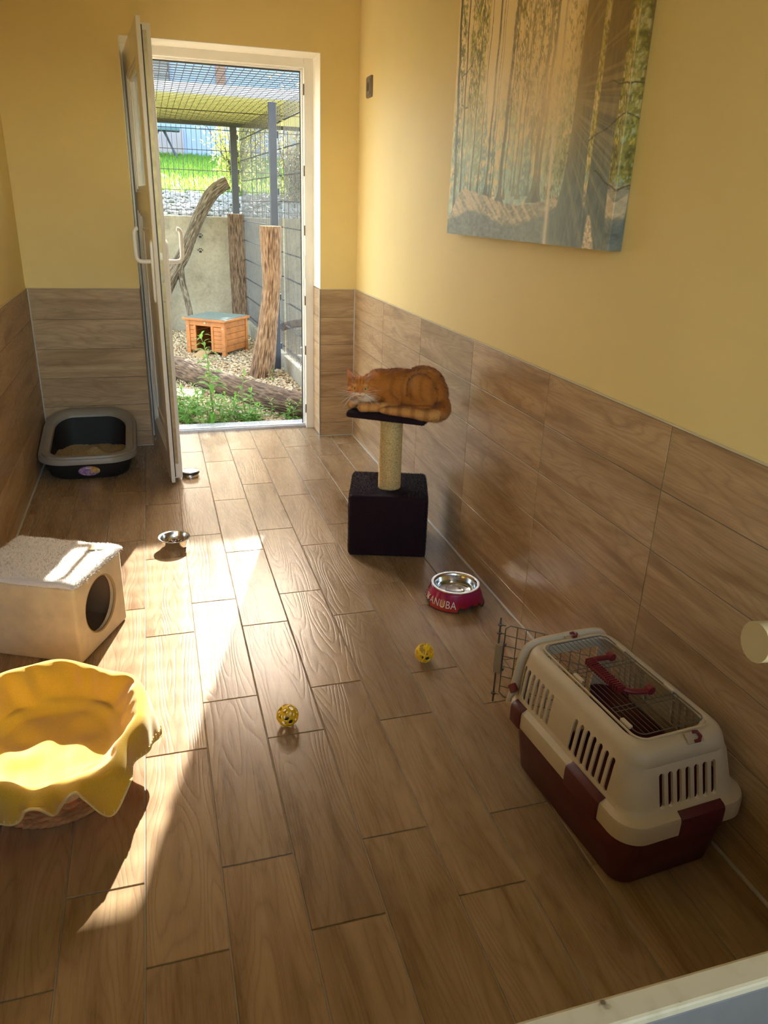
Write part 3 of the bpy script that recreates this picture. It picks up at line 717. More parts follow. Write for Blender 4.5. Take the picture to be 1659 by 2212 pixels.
def make_log(name, path, rad, mat, label, cat, cuts=(1,), parent=None, **k):
    vs,fs,cv,nr,m = logmesh(path,rad,**k)
    base = V(path[0]); 
    if parent is None:
        root = empty(name, base); tag(root,label,cat); pn='bark'
    else: root=parent; pn=name
    ofs = V(root.location)
    me=bpy.data.meshes.new(pn); me.from_pydata([tuple(v-ofs) for v in vs],[],fs); me.update()
    at=me.color_attributes.new('Col','FLOAT_COLOR','POINT')
    at.data.foreach_set('color',np.repeat(np.array(cv,np.float32)[:,None],4,1).ravel())
    link(pn,me,mat,root,smooth=180)
    for e in cuts:
        ring=[V(v) for v in (vs[-nr:] if e else vs[:nr])]; c=sum(ring,V())/nr
        mb=MB().add([tuple(c-ofs)]+[tuple(v-ofs) for v in ring],[(0,1+i,1+(i+1)%nr) for i in range(nr)])
        mb.build('cut_face' , CUT, root)
    return root
make_log('upright_log', [(-.305,1.985,-.06),(-.275,1.98,.17),(-.236,1.97,.45),(-.203,1.965,.68),(-.203,1.965,.92),(-.205,1.96,1.175)], [.105,.092,.076,.072,.080,.084], BARK1, 'light brown crooked log standing upright beside the tall fence post', 'log', nl=200, nr=110, seed=1)
make_log('upright_log', [(-.19,4.44,-.08),(-.205,4.44,.25),(-.215,4.44,.6),(-.222,4.44,.95),(-.222,4.44,1.225)], [.10,.092,.086,.085,.082], BARK2, 'darker brown upright log in the far corner behind the wooden hutch', 'log', nl=190, nr=104, seed=5)
make_log('lying_log', [(-1.35,2.35,.045),(-1.03,2.02,.06),(-.80,1.62,.05),(-.58,1.22,.045),(-.38,.86,.04),(-.24,.66,.035),(-.135,.545,.032)], [.085,.088,.084,.085,.090,.096,.098], BARK2, 'thick brown log lying across the gravel behind the doorway', 'log', nl=240, nr=96, seed=9, cuts=(0,1))
br = make_log('curved_branch', [(-1.22,4.36,-.05),(-1.06,4.33,.33),(-.93,4.31,.60),(-.80,4.31,.80),(-.715,4.31,.985),(-.61,4.31,1.20),(-.475,4.30,1.41),(-.37,4.29,1.50),(-.30,4.28,1.535)], [.075,.072,.07,.066,.062,.066,.068,.064,.058], BARK3, 'grey brown curved branch arching up in front of the concrete wall', 'branch', nl=220, nr=84, seed=13, amp=.14)
make_log('fork', [(-.845,4.30,.72),(-.835,4.27,.55),(-.80,4.20,.36),(-.77,4.12,.15),(-.75,4.05,-.05)], [.045,.036,.032,.030,.030], BARK3, None, None, cuts=(), parent=br, nl=50, nr=24, seed=17)
# wooden hutch
HW = plain('orange stained wood', (.38,.13,.024), .5, var=.25, vscale=14, bump=.2, bscale=60)
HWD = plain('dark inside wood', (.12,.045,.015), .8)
hut = empty('cat_hutch', (-.865,3.16,gz), -math.radians(37)); tag(hut, 'small orange wooden cat hutch with a grey green flat roof', 'hutch')
W_,D_,H_ = .43,.42,.335
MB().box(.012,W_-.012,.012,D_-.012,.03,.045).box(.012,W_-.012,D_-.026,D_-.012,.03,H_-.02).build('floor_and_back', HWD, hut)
for side in (0,1):
    m = MB()
    for i in range(5):
        z0=.035+.056*i; x=.010 if side==0 else W_-.024
        m.box(x,x+.014,.03,D_-.03,z0,z0+.0535)
    m.build('side_wall', HW, hut, bevel=.003)
    m = MB(); x0=.0 if side==0 else W_-.04
    m.box(x0,x0+.04,-.004,.03,0,H_-.015); m.build('post', HW, hut, bevel=.003)
    m = MB(); m.box(x0,x0+.04,D_-.03,D_+.002,0,H_-.015); m.build('post', HW, hut, bevel=.003)
    m = MB(); xa = .04 if side==0 else .295; pw=.055 if side==0 else .11
    for i in range(6): m.box(xa,xa+pw-.01,.004,.016,.035+.039*i,.035+.039*i+.037)
    m.box(xa+(.045 if side==0 else -.02),xa+(.068 if side==0 else .005),-.002,.018,.03,.285); m.build('front_panel', HW, hut, bevel=.002)
    for z in (.06,.26): MB().cyl((x0+.02,-.004,z),(x0+.02,-.010,z),.006,n=12).build('bolt', CHROME, hut)
MB().box(.04,W_-.04,-.003,.016,.272,H_-.014).build('lintel', HW, hut, bevel=.003)
MB().box(W_/2-.012,W_/2+.012,-.008,-.003,.29,.312).build('latch', BRASS, hut, bevel=.002)
rf = MB().box(-.02,W_+.02,-.03,D_+.02,H_-.014,H_+.008).build('roof', HW, hut, bevel=.003)
MB().box(-.008,W_+.008,-.018,D_+.008,H_+.0082,H_+.0125).build('roofing_felt', plain('grey green roofing felt', (.105,.145,.13), .9, bump=.6, bscale=500, var=.2, vscale=60), rf)
MB().box(.15,.27,-.16,-.005,-.004,.010,Matrix.Translation((0,-.002,.035)) @ Matrix.Rotation(math.radians(13),4,'X')).build('ramp', plain('bare ramp wood', (.42,.27,.12), .7, var=.2), hut, bevel=.002)
# board on the ground
m = MB()
for i in range(4): m.box(-.22,.22,-.13+.066*i,-.13+.066*i+.060,0,.02)
o = m.build('wooden_board', plain('grey weathered board', (.46,.37,.24), .8, var=.2, vscale=12), bevel=.003); o.location=(-1.06,1.36,gz+.012); o.rotation_euler=(0,0,math.radians(-14)); tag(o,'weathered slatted board lying on the gravel beside the lying log','board')
# ---- plants
def leafmat(name, col, tcol, tr_=.45):
    m, nt, b = newmat(name); out=[q for q in nt.nodes if q.type=='OUTPUT_MATERIAL'][0]; g=N(nt,'ShaderNodeNewGeometry')
    r=g.outputs['Random Per Island']; L(nt,ramp(nt,r,[(0,tuple(x*.7 for x in col)),(.5,col),(1,tuple(min(1,x*1.35) for x in col))]),b.inputs['Base Color']); b.inputs['Roughness'].default_value=.45
    t=N(nt,'ShaderNodeBsdfTranslucent'); t.inputs[0].default_value=(*tcol,1); ms=N(nt,'ShaderNodeMixShader',_Fac=tr_); L(nt,b.outputs[0],ms.inputs[1]); L(nt,t.outputs[0],ms.inputs[2]); L(nt,ms.outputs[0],out.inputs[0]); return m
LEAF = leafmat('fresh green leaf', (.12,.30,.045), (.28,.50,.07))
LEAFB = leafmat('yellow green leaf', (.34,.38,.10), (.70,.72,.18), .5)
LEAFC = leafmat('olive dry leaf', (.28,.26,.13), (.5,.45,.16), .4)
STEM = plain('green stem', (.16,.26,.05), .6, var=.2); TWIG = plain('brown twig', (.13,.09,.06), .8, var=.2)
def leaf(mb, p, d, ln, w_, droop=.3, nrm=None):
    d=V(d).normalized(); up=V((0,0,1)); s_=d.cross(up)
    if s_.length<.1: s_=V((1,0,0))
    s_.normalize(); nn=s_.cross(d).normalized(); p=V(p); pts=[]
    prof=((0,.06),(.25,.8),(.5,1),(.78,.55),(1,.03))
    for t,k in prof:
        c=p+d*ln*t-V((0,0,1))*droop*ln*t*t
        pts+= [c-s_*w_*k/2+nn*w_*.14*k, c, c+s_*w_*k/2+nn*w_*.14*k]
    fs=[]
    for i in range(4):
        a=i*3; fs+= [(a,a+1,a+4,a+3),(a+1,a+2,a+5,a+4)]
    mb.add(pts,fs)
def weed(loc, h, nl, ll, lw, label, group=None, lean=(0,0), seed=0, name='weed', mat=LEAF, droop=.35, side=0):
    R=random.Random(seed); root=empty(name,loc); tag(root,label,'weed',group)
    path=[(lean[0]*t*t*h+.01*math.sin(t*6+seed),lean[1]*t*t*h,h*t) for t in [i/8 for i in range(9)]]
    MB().tube(path,[.006*(h/.5)**.5*(1-.75*i/8) for i in range(9)],6).build('stem',STEM,root,smooth=60)
    m=MB()
    for i in range(nl):
        t=.08+.92*i/(nl-1) if nl>1 else 1; k=t*8; i0=min(int(k),7); p=V(path[i0]).lerp(V(path[i0+1]),k-i0)
        a=i*2.4+R.uniform(-.4,.4); el=R.uniform(.1,.6)+ (t**3)*.7; sz=(1-.55*t)*R.uniform(.8,1.15)
        if t>.93: el=1.1
        leaf(m,p,(math.cos(a)*math.cos(el),math.sin(a)*math.cos(el),math.sin(el)),ll*sz,lw*sz,droop)
        if side:
            for q in range(side):
                a2=a+R.uniform(-.9,.9); leaf(m,p+V((math.cos(a),math.sin(a),.3))*ll*.35*sz,(math.cos(a2),math.sin(a2),.3),ll*.6*sz,lw*.7*sz,droop)
    m.build('leaves',mat,root,smooth=180); return root
weed((-.815,.54,gz),.575,38,.17,.042,'tall single-stemmed green weed in front of the lying log',lean=(-.11,0),seed=3,side=1,droop=.5)
weed((-.60,.72,gz),.30,12,.11,.040,'medium broad-leaved weed right of the tall weed, against the lying log',seed=8)
weed((-.25,1.78,gz),.11,10,.06,.022,'tiny green weed at the foot of the light upright log',seed=9)
weed((.03,1.72,.11),.20,7,.12,.06,'broad-leaved green plant growing behind the right fence panel',seed=10)
R=random.Random(5)
for i in range(50):
    x=R.uniform(-1.10,-.84) if i<28 else R.uniform(-.78,-.28); y=R.uniform(.43,.85) if i<32 else R.uniform(.43,.70)
    if i>=32 and R.random()<.30: continue
    if x > -.62:
        yb = .653-1.397*(x+.38)
        if yb < .44: continue
        y = R.uniform(.42, min(yb, .66))
    weed((x,y,gz),R.uniform(.09,.21),R.randint(10,17),R.uniform(.06,.10),R.uniform(.02,.036),'low leafy green weed among the pebbles behind the doorstep','low weeds behind the doorstep',seed=20+i,lean=(R.uniform(-.3,.3),R.uniform(-.3,.3)),side=1)
# ---- beyond the fence: stones, lawn, house, shrubs
SG_ = plain('green soil', (.06,.12,.02), .95)
m = MB().loft([[(-6,4.79,-.2),(8,4.79,-.2)],[(-6,4.79,1.17),(8,4.79,1.17)],[(-6,6.1,1.45),(8,6.1,1.45)],[(-6,9,1.80),(8,9,1.80)],[(-6,12.2,2.16),(8,12.2,2.16)],[(-6,20,3.0),(8,20,3.0)]],closed=False)
struct(m.build('ground_slope', SG_))
n=2600; yy=rng.uniform(4.82,6.0,n); P=np.stack([rng.uniform(-2.2,1.8,n),yy,1.18+(yy-4.8)*.215],1)
tag(pebbles('stone_strip',P,(.02,.045),plain('pale grey stones',(.30,.295,.28),.8,var=.4,vscale=9)),'strip of pale grey stones on top of the retaining wall','stones',kind='stuff')
n=26000; yy=rng.uniform(5.95,12.1,n); zz=np.where(yy<9,1.45+(yy-6.1)*.1207,1.80+(yy-9)*.1125); P=np.stack([rng.uniform(-3,2.5,n),yy,zz-.01],1)
D=np.stack([rng.normal(0,.35,n),rng.normal(0,.35,n),np.ones(n)],1)
tag(blades('lawn_grass',P,D,np.tile([0,0,1.],(n,1)),rng.uniform(.06,.14,n),.006,leafmat('lawn grass',(.14,.34,.03),(.40,.65,.06),.5)),'green lawn sloping up behind the cat run','lawn',kind='stuff')
hs = empty('house',(-1,12,2.3)); tag(hs,'pale blue rendered house at the top of the lawn','house')
MB().box(-5,9,0,1.2,-.3,2.0).build('wall',plain('pale blue render',(.20,.26,.40),.85,var=.04),hs)
MB().box(-.6,.64,-.04,.0,-.16,.30).build('garage_door',plain('pinkish grey boards',(.24,.21,.22),.7,var=.08,vscale=4),hs)
wn = MB().box(-.6,.46,-.05,.005,1.05,1.75).build('window',plain('dark window frame',(.03,.03,.04),.5),hs)
MB().box(-.56,.42,-.055,-.0505,1.09,1.70).build('pane',plain('dark glass',(.02,.02,.03),.1),wn)
m=MB()
for i in range(6): m.box(-.58,.44,-.075,-.056,1.08+.10*i,1.08+.10*i+.045)
m.build('shutter',plain('grey blind slats',(.16,.15,.15),.6),wn)
MB().box(1.30,1.48,-.03,.02,1.0,1.75).build('downpipe',plain('brown pipe box',(.22,.10,.06),.6),hs)
tb = empty('trestle_table',(-.78,11.2,2.04)); tag(tb,'small dark green trestle table standing in front of the house','table')
MB().box(-.32,.32,-.2,.2,.46,.50).build('tabletop',plain('dark green metal',(.03,.10,.11),.5),tb)
for sx in (-1,1): MB().tube([(sx*.26,-.15,0),(sx*.05,.12,.46)],.018,6).tube([(sx*.26,.15,0),(sx*.05,-.12,.46)],.018,6).build('leg',ANTH,tb)
def shrub(loc, w_, h, nb, nl, mat, label, seed, ls=.05):
    R=random.Random(seed); root=empty('shrub',loc); tag(root,label,'shrub','shrubs behind the cat run'); m=MB(); lm=MB()
    for i in range(nb):
        a=R.uniform(0,2*pi); sp=R.uniform(.1,1)*w_; hh=h*R.uniform(.55,1); pts=[]
        for k in range(6):
            t=k/5; pts.append((math.cos(a)*sp*t**1.3+R.uniform(-.03,.03),math.sin(a)*sp*t**1.3+R.uniform(-.03,.03),hh*t))
        m.tube(pts,[.011*(1-.8*k/5) for k in range(6)],5)
        for j in range(nl):
            t=R.uniform(.12,1); k=t*5; i0=min(int(k),4); p=V(pts[i0]).lerp(V(pts[i0+1]),k-i0)+V((R.gauss(0,.09),R.gauss(0,.09),R.gauss(0,.06)))
            leaf(lm,p,(R.gauss(0,1),R.gauss(0,1),R.gauss(0,.6)),ls*R.uniform(.7,1.4),ls*R.uniform(.4,.75),.2)
    m.build('stems',TWIG,root,smooth=60); lm.build('leaves',mat,root,smooth=180,recalc=False)
shrub((-.02,6.2,1.46),.62,1.2,24,90,LEAFB,'yellow green shrub behind the back fence, left of the corner post',1)
shrub((.65,5.6,1.36),.6,1.0,26,110,LEAFC,'olive twiggy shrub behind the corner post of the cat run',2)
shrub((1.15,6.9,1.5),.8,1.5,24,60,LEAFB,'taller yellow green shrub seen through the wire ceiling on the right',3,.07)
shrub((.9,3.6,.9-1.0),.35,1.9,16,45,LEAFC,'dry twiggy shrub growing right of the wire fence',4)
make_log('wooden_ramp',[(-.02+.10,3.2,.20),(.35,2.6,.36),(.62,2.2,.47)],[.04,.04,.04],BARK2,'dark sloping timber behind the right fence panel','timber',nl=20,nr=12)
# ------------------------------------------------------------ plush cat cube
SHERPA = attrmat('cream sherpa pile', rough=.95, spec=.1, sheen=.3)
FELT = plain('beige felt', (.66,.52,.30), .95, bump=.35, bscale=700, var=.10, vscale=20, spec=.15, sheen=.3)
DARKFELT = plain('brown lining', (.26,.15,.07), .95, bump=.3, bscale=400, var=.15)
cube = empty('cat_cube', (-1.315,-2.05,0), math.atan2(.43,-.9)+pi/2+pi)   # local x runs from the hole face inwards
cube.rotation_euler.z = 0
ca = V((-.43,-.9,0)).normalized(); cb = V((-.9,.43,0)).normalized()
CM = Matrix(((cb.x,ca.x,0,0),(cb.y,ca.y,0,0),(0,0,1,0),(0,0,0,1)))       # local (depth, along hole face, up)
tag(cube, 'beige felt cube cat house with a round hole and cream plush top', 'cat house')
CW, CL, CH = .36, .295, .262
def shellbox(x0,x1,y0,y1,z0,z1,th):
    m = MB()
    m.box(x0,x1,y0,y1,z0,z0+th).box(x0,x1,y0,y0+th,z0+th,z1-th).box(x0,x1,y1-th,y1,z0+th,z1-th).box(x1-th,x1,y0+th,y1-th,z0+th,z1-th).box(x0,x1,y0,y1,z1-th,z1); return m
m = MB().box(0,CW,0,CL,0,CH)
body = m.build('shell', FELT, None)
bm = bmesh.new(); bm.from_mesh(body.data); bmesh.ops.bevel(bm, geom=list(bm.edges), offset=.012, segments=4, affect='EDGES', profile=.5); bm.to_mesh(body.data); bm.free()
boolean(body, MB().box(.02,CW-.02,.02,CL-.02,.02,CH-.02)); 
cutm = MB().cyl((-.05,.152,.140),(.03,.152,.140),.094,n=56); boolean(body, cutm)
body.data.transform(CM); body.parent = cube; body.data.polygons.foreach_set('use_smooth',[True]*len(body.data.polygons)); set_sharp(body.data,50)
shellbox(.0195,CW-.0195,.0195,CL-.0195,.0195,CH-.0195,.002)
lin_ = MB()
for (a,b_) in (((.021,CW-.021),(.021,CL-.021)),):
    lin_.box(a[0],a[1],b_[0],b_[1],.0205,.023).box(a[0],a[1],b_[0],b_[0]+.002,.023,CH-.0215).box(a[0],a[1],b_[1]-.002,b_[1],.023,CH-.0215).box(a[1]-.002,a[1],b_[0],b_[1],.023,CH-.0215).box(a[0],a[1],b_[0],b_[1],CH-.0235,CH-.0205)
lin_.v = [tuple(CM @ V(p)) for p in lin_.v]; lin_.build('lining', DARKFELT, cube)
# hole binding, fuzzy edge
m = MB().tube([(.004,.152+.094*math.cos(a*2*pi/48),.140+.094*math.sin(a*2*pi/48)) for a in range(48)], .0045, 8, closed=True); m.v=[tuple(CM@V(p)) for p in m.v]
m.build('hole_binding', plain('brown bound edge',(.42,.28,.13),.95,bump=.5,bscale=600), cube, smooth=180)
# plush lid
m = MB(); NX=40; NY=34; g=[]
for j in range(NY+1):
    for i in range(NX+1):
        u=i/NX; v=j/NY; ex=min(u,1-u)*CW; ey=min(v,1-v)*CL; e=min(ex,ey); hgt=CH+.010-(.012*max(0,1-e/.016)**2)+.004*mnoise.noise(V((u*5,v*5,0)))
        m.v.append(tuple(CM@V((-.002+u*(CW+.004),-.002+v*(CL+.004),hgt))))
for j in range(NY):
    for i in range(NX): a=j*(NX+1)+i; m.f.append((a,a+1,a+NX+2,a+NX+1))
lid = m.build('plush_top', plain('cream plush base',(.74,.68,.60),.95), cube, smooth=180)
sol = lid.modifiers.new('s','SOLIDIFY'); sol.thickness=-.008; sol.offset=-1
P,Nn = sample(lid.data, 30000); Nn=np.where(Nn[:,2:3]<0,-Nn,Nn)
D = Nn+rng.normal(0,.55,P.shape)+np.array([.25,.1,0]); colr = np.array([.80,.74,.67])*rng.uniform(.78,1.15,(len(P),1))
pile = blades('pile', P, D, Nn, rng.uniform(.008,.017,len(P)), .0008, SHERPA, lid, colr)
m = MB().box(-.022,.022,-.012,.012,0,.002, CM @ Matrix.Translation((.052,.055,CH+.021)) @ Matrix.Rotation(.25,4,'Z')); m.build('sewn_label', plain('yellow woven label',(.62,.50,.22),.8,var=.2,vscale=300), cube)

# ------------------------------------------------------------ wicker basket with a yellow blanket
BC = V((-1.462,-2.835,0))
bk = empty('wicker_basket', BC); tag(bk, 'round brown wicker basket lined with the yellow fleece blanket', 'basket')
WICK = plain('brown wicker', (.56,.29,.11), .5, var=.4, vscale=30, bump=.3, bscale=150)
m = MB(); NS=30
def brad(z): return .146+.040*(z/.155)
for j in range(10):
    z=.010+.0112*j; pts=[]
    for k in range(240):
        th=2*pi*k/240; r=brad(z)+.0048*math.cos(NS/2*th*1.0+(pi if j%2 else 0)+.0*j)*1.0
        zz=z+.0016*math.sin(th*3+j)+.0012*math.sin(NS*th)
        pts.append((r*math.cos(th),r*math.sin(th),zz))
    m.tube(pts,.0062,6,closed=True,flat=.75)
for ph in (0,pi):
    pts=[((brad(.114)+.004*math.cos(24*t+ph))*math.cos(t),(brad(.114)+.004*math.cos(24*t+ph))*math.sin(t),.118+.004*math.sin(24*t+ph)) for t in [2*pi*k/300 for k in range(300)]]
    m.tube(pts,.0060,6,closed=True)
    pts=[((brad(0)+.006+.003*math.cos(26*t+ph))*math.cos(t),(brad(0)+.006+.003*math.cos(26*t+ph))*math.sin(t),.0065+.002*math.sin(26*t+ph)) for t in [2*pi*k/300 for k in range(300)]]
    m.tube(pts,.0055,6,closed=True)
for k in range(NS):
    th=2*pi*(k+.5)/NS*1.0; m.tube([(brad(z)*math.cos(th),brad(z)*math.sin(th),z) for z in (.004,.05,.085,.112)],.0042,5)
m.cyl((0,0,.004),(0,0,.010),.15,n=40)
m.build('wicker', WICK, bk, smooth=60)
FLEECE,nt,b = newmat('yellow fleece'); out=[q for q in nt.nodes if q.type=='OUTPUT_MATERIAL'][0]
tc=N(nt,'ShaderNodeTexCoord'); nz=N(nt,'ShaderNodeTexNoise',_Scale=700.0,_Detail=4.0); L(nt,tc.outputs['Object'],nz.inputs['Vector'])
L(nt,ramp(nt,nz.outputs[0],[(.3,(.76,.45,.02)),(.7,(.95,.66,.07))]),b.inputs['Base Color']); b.inputs['Roughness'].default_value=.95; b.inputs['Specular IOR Level'].default_value=.1; b.inputs['Sheen Weight'].default_value=.5; b.inputs['Sheen Roughness'].default_value=.6
bp=N(nt,'ShaderNodeBump',_Strength=.4,_Distance=.002); L(nt,nz.outputs[0],bp.inputs['Height']); L(nt,bp.outputs[0],b.inputs['Normal'])
tr=N(nt,'ShaderNodeBsdfTranslucent'); tr.inputs[0].default_value=(.80,.48,.03,1); ms=N(nt,'ShaderNodeMixShader',_Fac=.25); L(nt,b.outputs[0],ms.inputs[1]); L(nt,tr.outputs[0],ms.inputs[2]); L(nt,ms.outputs[0],out.inputs[0])
bl = empty('fleece_blanket', BC); tag(bl, 'bright yellow fleece blanket draped into and over the wicker basket', 'blanket')
NT,NR=300,64
def gau(th,c,w): d=(th-c+pi)%(2*pi)-pi; return math.exp(-(d/w)**2)
def bpoint(th,t):
    """t 0 centre, .38 foot of the inside wall, .62 rim, 1 hem"""
    fr=math.radians(-80)                       # side facing the camera
    hem = .058-.022*gau(th,math.radians(-85),.75)+.03*math.sin(th*2+.6)+.060*gau(th,math.radians(-58),.13)+.03*gau(th,math.radians(10),.4)-.066*gau(th,math.radians(-75),.085)-.050*gau(th,math.radians(-93),.08)+.02*gau(th,math.radians(-84),.05)+.02*gau(th,math.radians(-112),.2)
    rimz=.196+.012*math.sin(th*3+1)+.020*gau(th,math.radians(95),.7)-.050*gau(th,math.radians(-85),.75)
    wave=.5+.5*math.sin(8*th+.9*math.sin(th*2+1)); rimr=.210+.004*math.sin(th*5+.4)-.010*wave
    pl = .034*gau(th,math.radians(-75),.075)+.028*gau(th,math.radians(-93),.065)-.014*gau(th,math.radians(-84),.045)+.016*gau(th,math.radians(-58),.12)+.012*gau(th,math.radians(-118),.08)
    if t<.38:
        k=t/.38; r=.158*k; z=.098+.014*mnoise.noise(V((math.cos(th)*k*2.2,math.sin(th)*k*2.2,1)))+.010*k*k
        if k>.85: z+=.02*(k-.85)/.15
    elif t<.62:
        k=(t-.38)/.24; s_=k*k*(3-2*k); r=.158+(rimr-.158)*(k**.8); z=.128+(rimz-.128)*(.35*k+.65*s_)
        f=.012*wave*k*(1-k)*2+.020*mnoise.noise(V((math.cos(th)*5,math.sin(th)*5,k*1.2)))*k*(1.25-k)*2
        r-= f; r+=pl*k**2*.35
    else:
        k=(t-.62)/.38; a=min(1,k*2.2)*pi/2
        over=.020*math.sin(a); drop=.020*(1-math.cos(a))+hem*max(0,k-.2)/.8
        fold=(.010*math.sin(8*th+1.3)+.008*math.sin(13*th))*k
        r=rimr+over+fold+pl*(.35+.75*k)+.012*k; z=rimz-drop
    return V((r*math.cos(th),r*math.sin(th),max(z,.012)))
m=MB(); m.v.append(tuple(bpoint(0,0)))
for j in range(1,NR+1):
    for i in range(NT): m.v.append(tuple(bpoint(2*pi*i/NT,j/NR)))
for i in range(NT): m.f.append((0,1+i,1+(i+1)%NT))
for j in range(NR-1):
    for i in range(NT): a=1+j*NT; m.f.append((a+i,a+NT+i,a+NT+(i+1)%NT,a+(i+1)%NT))
cl=m.build('cloth',FLEECE,bl,smooth=180,recalc=False)
s_=cl.modifiers.new('s','SOLIDIFY'); s_.thickness=.005; s_.offset=0
m=MB(); nst=96
for k in range(nst):
    th=2*pi*k/nst; p0=bpoint(th,1); p1=bpoint(th,.945); d=(p0-V((0,0,p0.z))).normalized()*.0038
    m.tube([p0+d*.3,(p0+p1)/2+d,p1+d],.0014,5)
for (t_,) in ((1.0,),):
    m.tube([bpoint(2*pi*i/NT,1) for i in range(NT)],.0034,6,closed=True)
m.build('stitching',plain('pale yellow yarn',(.88,.70,.28),.9),bl,smooth=60)

# ------------------------------------------------------------ litter tray
lt = empty('litter_tray', (-1.532,-.315,0)); tag(lt, 'dark plastic cat litter tray with a taupe rim in the left corner', 'litter tray')
TR_D = plain('black tray plastic',(.018,.015,.013),.6,spec=.3,bump=.1); TR_R = plain('taupe rim plastic',(.27,.235,.185),.38,var=.05)
def lrr(w_,d,r,zf): return [(x,y,zf(y)) for x,y,_ in rrect(w_,d,r,0,10)]
def rimz(y): k=(y+.29)/.58; k=min(max(k,0),1); return .125+.125*k*k*(.35+.65*k)+.0*y
def zlev(f,o=0): return lambda y: rimz(y)*f+o
lo=[lrr(.36,.45,.10,lambda y:0),lrr(.385,.475,.11,lambda y:.008),lrr(.42,.515,.12,zlev(.5)),lrr(.445,.545,.13,zlev(.93))]
li=[lrr(.425,.525,.12,zlev(.93)),lrr(.40,.495,.12,zlev(.5)),lrr(.36,.45,.11,lambda y:.016)]
MB().loft(lo+li,True,True).build('tray',TR_D,lt,smooth=50)
ro=[lrr(.462,.562,.14,zlev(1,-.030)),lrr(.482,.582,.15,zlev(1,-.030)),lrr(.484,.584,.15,zlev(1,-.012)),lrr(.474,.574,.146,zlev(1,-.003)),lrr(.452,.552,.14,zlev(1,-.004)),lrr(.445,.545,.138,zlev(1,.006)),lrr(.405,.505,.12,zlev(1,.010)),lrr(.372,.470,.105,zlev(1,.002)),lrr(.366,.462,.10,zlev(1,-.014)),lrr(.374,.47,.105,zlev(1,-.013)),lrr(.44,.54,.13,zlev(1,-.008)),lrr(.462,.562,.14,zlev(1,-.030))]
MB().loft(ro).build('rim',TR_R,lt,smooth=50)
m=MB(); n=46; 
for j in range(n+1):
    for i in range(n+1):
        x=(i/n-.5)*.40; y=(j/n-.5)*.49; rx,ry=abs(x)/.20,abs(y)/.245; e=(rx**4+ry**4)**.25
        if e>1: x/=e; y/=e
        z=.045+.030*math.exp(-((x+.04)/.10)**2-((y+.03)/.09)**2)+.018*math.exp(-((x-.10)/.06)**2-((y+.05)/.07)**2)+.010*mnoise.noise(V((x*14,y*14,0)))+.005*mnoise.noise(V((x*60,y*60,2)))+.03*math.exp(-((x-.02)/.05)**2-((y-.03)/.05)**2)
        if e>.93: z=min(z,.05)
        m.v.append((x*.96,y*.96,z))
for j in range(n):
    for i in range(n): a=j*(n+1)+i; m.f.append((a,a+1,a+n+2,a+n+1))
o=m.build('cat_litter',plain('sandy cat litter',(.46,.36,.19),.95,bump=.8,bscale=350,var=.25,vscale=90),smooth=180); o.location=(-1.532,-.315,.0); tag(o,'sandy clumped litter heaped inside the dark tray','litter',kind='stuff')
# oval sticker on the front
stm,nt,b=newmat('printed oval sticker'); tc=N(nt,'ShaderNodeTexCoord'); sx=N(nt,'ShaderNodeSeparateXYZ'); L(nt,tc.outputs['Object'],sx.inputs[0])
nz=N(nt,'ShaderNodeTexNoise',_Scale=70.0,_Detail=2.0); L(nt,tc.outputs['Object'],nz.inputs['Vector'])
left=M_(nt,'LESS_THAN',sx.outputs[0],.006); low=M_(nt,'LESS_THAN',sx.outputs[2],-.014)
pur=ramp(nt,nz.outputs[0],[(.35,(.20,.10,.30)),(.6,(.48,.30,.46))]); org=ramp(nt,nz.outputs[0],[(.35,(.50,.18,.05)),(.65,(.62,.48,.18))])
c=mix(nt,M_(nt,'MAXIMUM',left,low),org,pur); L(nt,c,b.inputs['Base Color']); b.inputs['Roughness'].default_value=.35
st=MB(); 
fr_=lambda z: -.2265-.022*min(1,z/.063)-.0*z
ring_=[(.052*math.cos(a*2*pi/40),.030*math.sin(a*2*pi/40)) for a in range(40)]
st.add([(x,0,z) for x,z in ring_]+[(x*.98,-.0012,z*.98) for x,z in ring_],[tuple(range(40,80))]+[(k,(k+1)%40,40+(k+1)%40,40+k) for k in range(40)])
so_=st.build('oval_sticker',stm,lt); so_.location=(.005,-.2532,.049); so_.rotation_euler=(math.radians(20),0,0)
st=MB().box(-.016,.010,-.0022,-.0012,.016,.022); s2=st.build('sticker_bar',plain('pale sticker print',(.70,.60,.50),.4),so_)

# ------------------------------------------------------------ steel bowl with kibble, door stopper
sb = empty('steel_bowl', (-1.139,-1.487,0)); tag(sb,'small stainless steel bowl with brown kibble, half way down the floor','bowl')
MB().lathe([(.001,.003),(.042,.003),(.045,.0),(.0475,.002),(.0495,.008),(.0565,.034),(.0585,.041),(.0635,.0425),(.065,.044),(.0635,.0455),(.0575,.0440),(.0545,.034),(.0475,.009),(.043,.0065),(.001,.006)],64).build('bowl',CHROME,sb,smooth=50)
n=90; rr=.036*np.sqrt(rng.random(n)); th=rng.uniform(0,2*pi,n); P=np.stack([-1.139+rr*np.cos(th)+.006,-1.487+rr*np.sin(th)+.004,.011+.012*(1-(rr/.037)**2)*rng.uniform(.4,1.1,n)],1)
tag(pebbles('kibble',P,(.0035,.0055),plain('brown kibble',(.10,.035,.018),.7,var=.3,vscale=90),.8),'dark brown kibble in the small steel bowl','cat food',kind='stuff')
ds = empty('door_stopper',(-1.030,-.600,0)); tag(ds,'round brushed steel door stopper on the floor beside the door','door stopper')
MB().lathe([(.001,.0),(.042,.0),(.044,.002),(.044,.016),(.0435,.017),(.001,.017)],48).build('base',CHROME,ds,smooth=40)
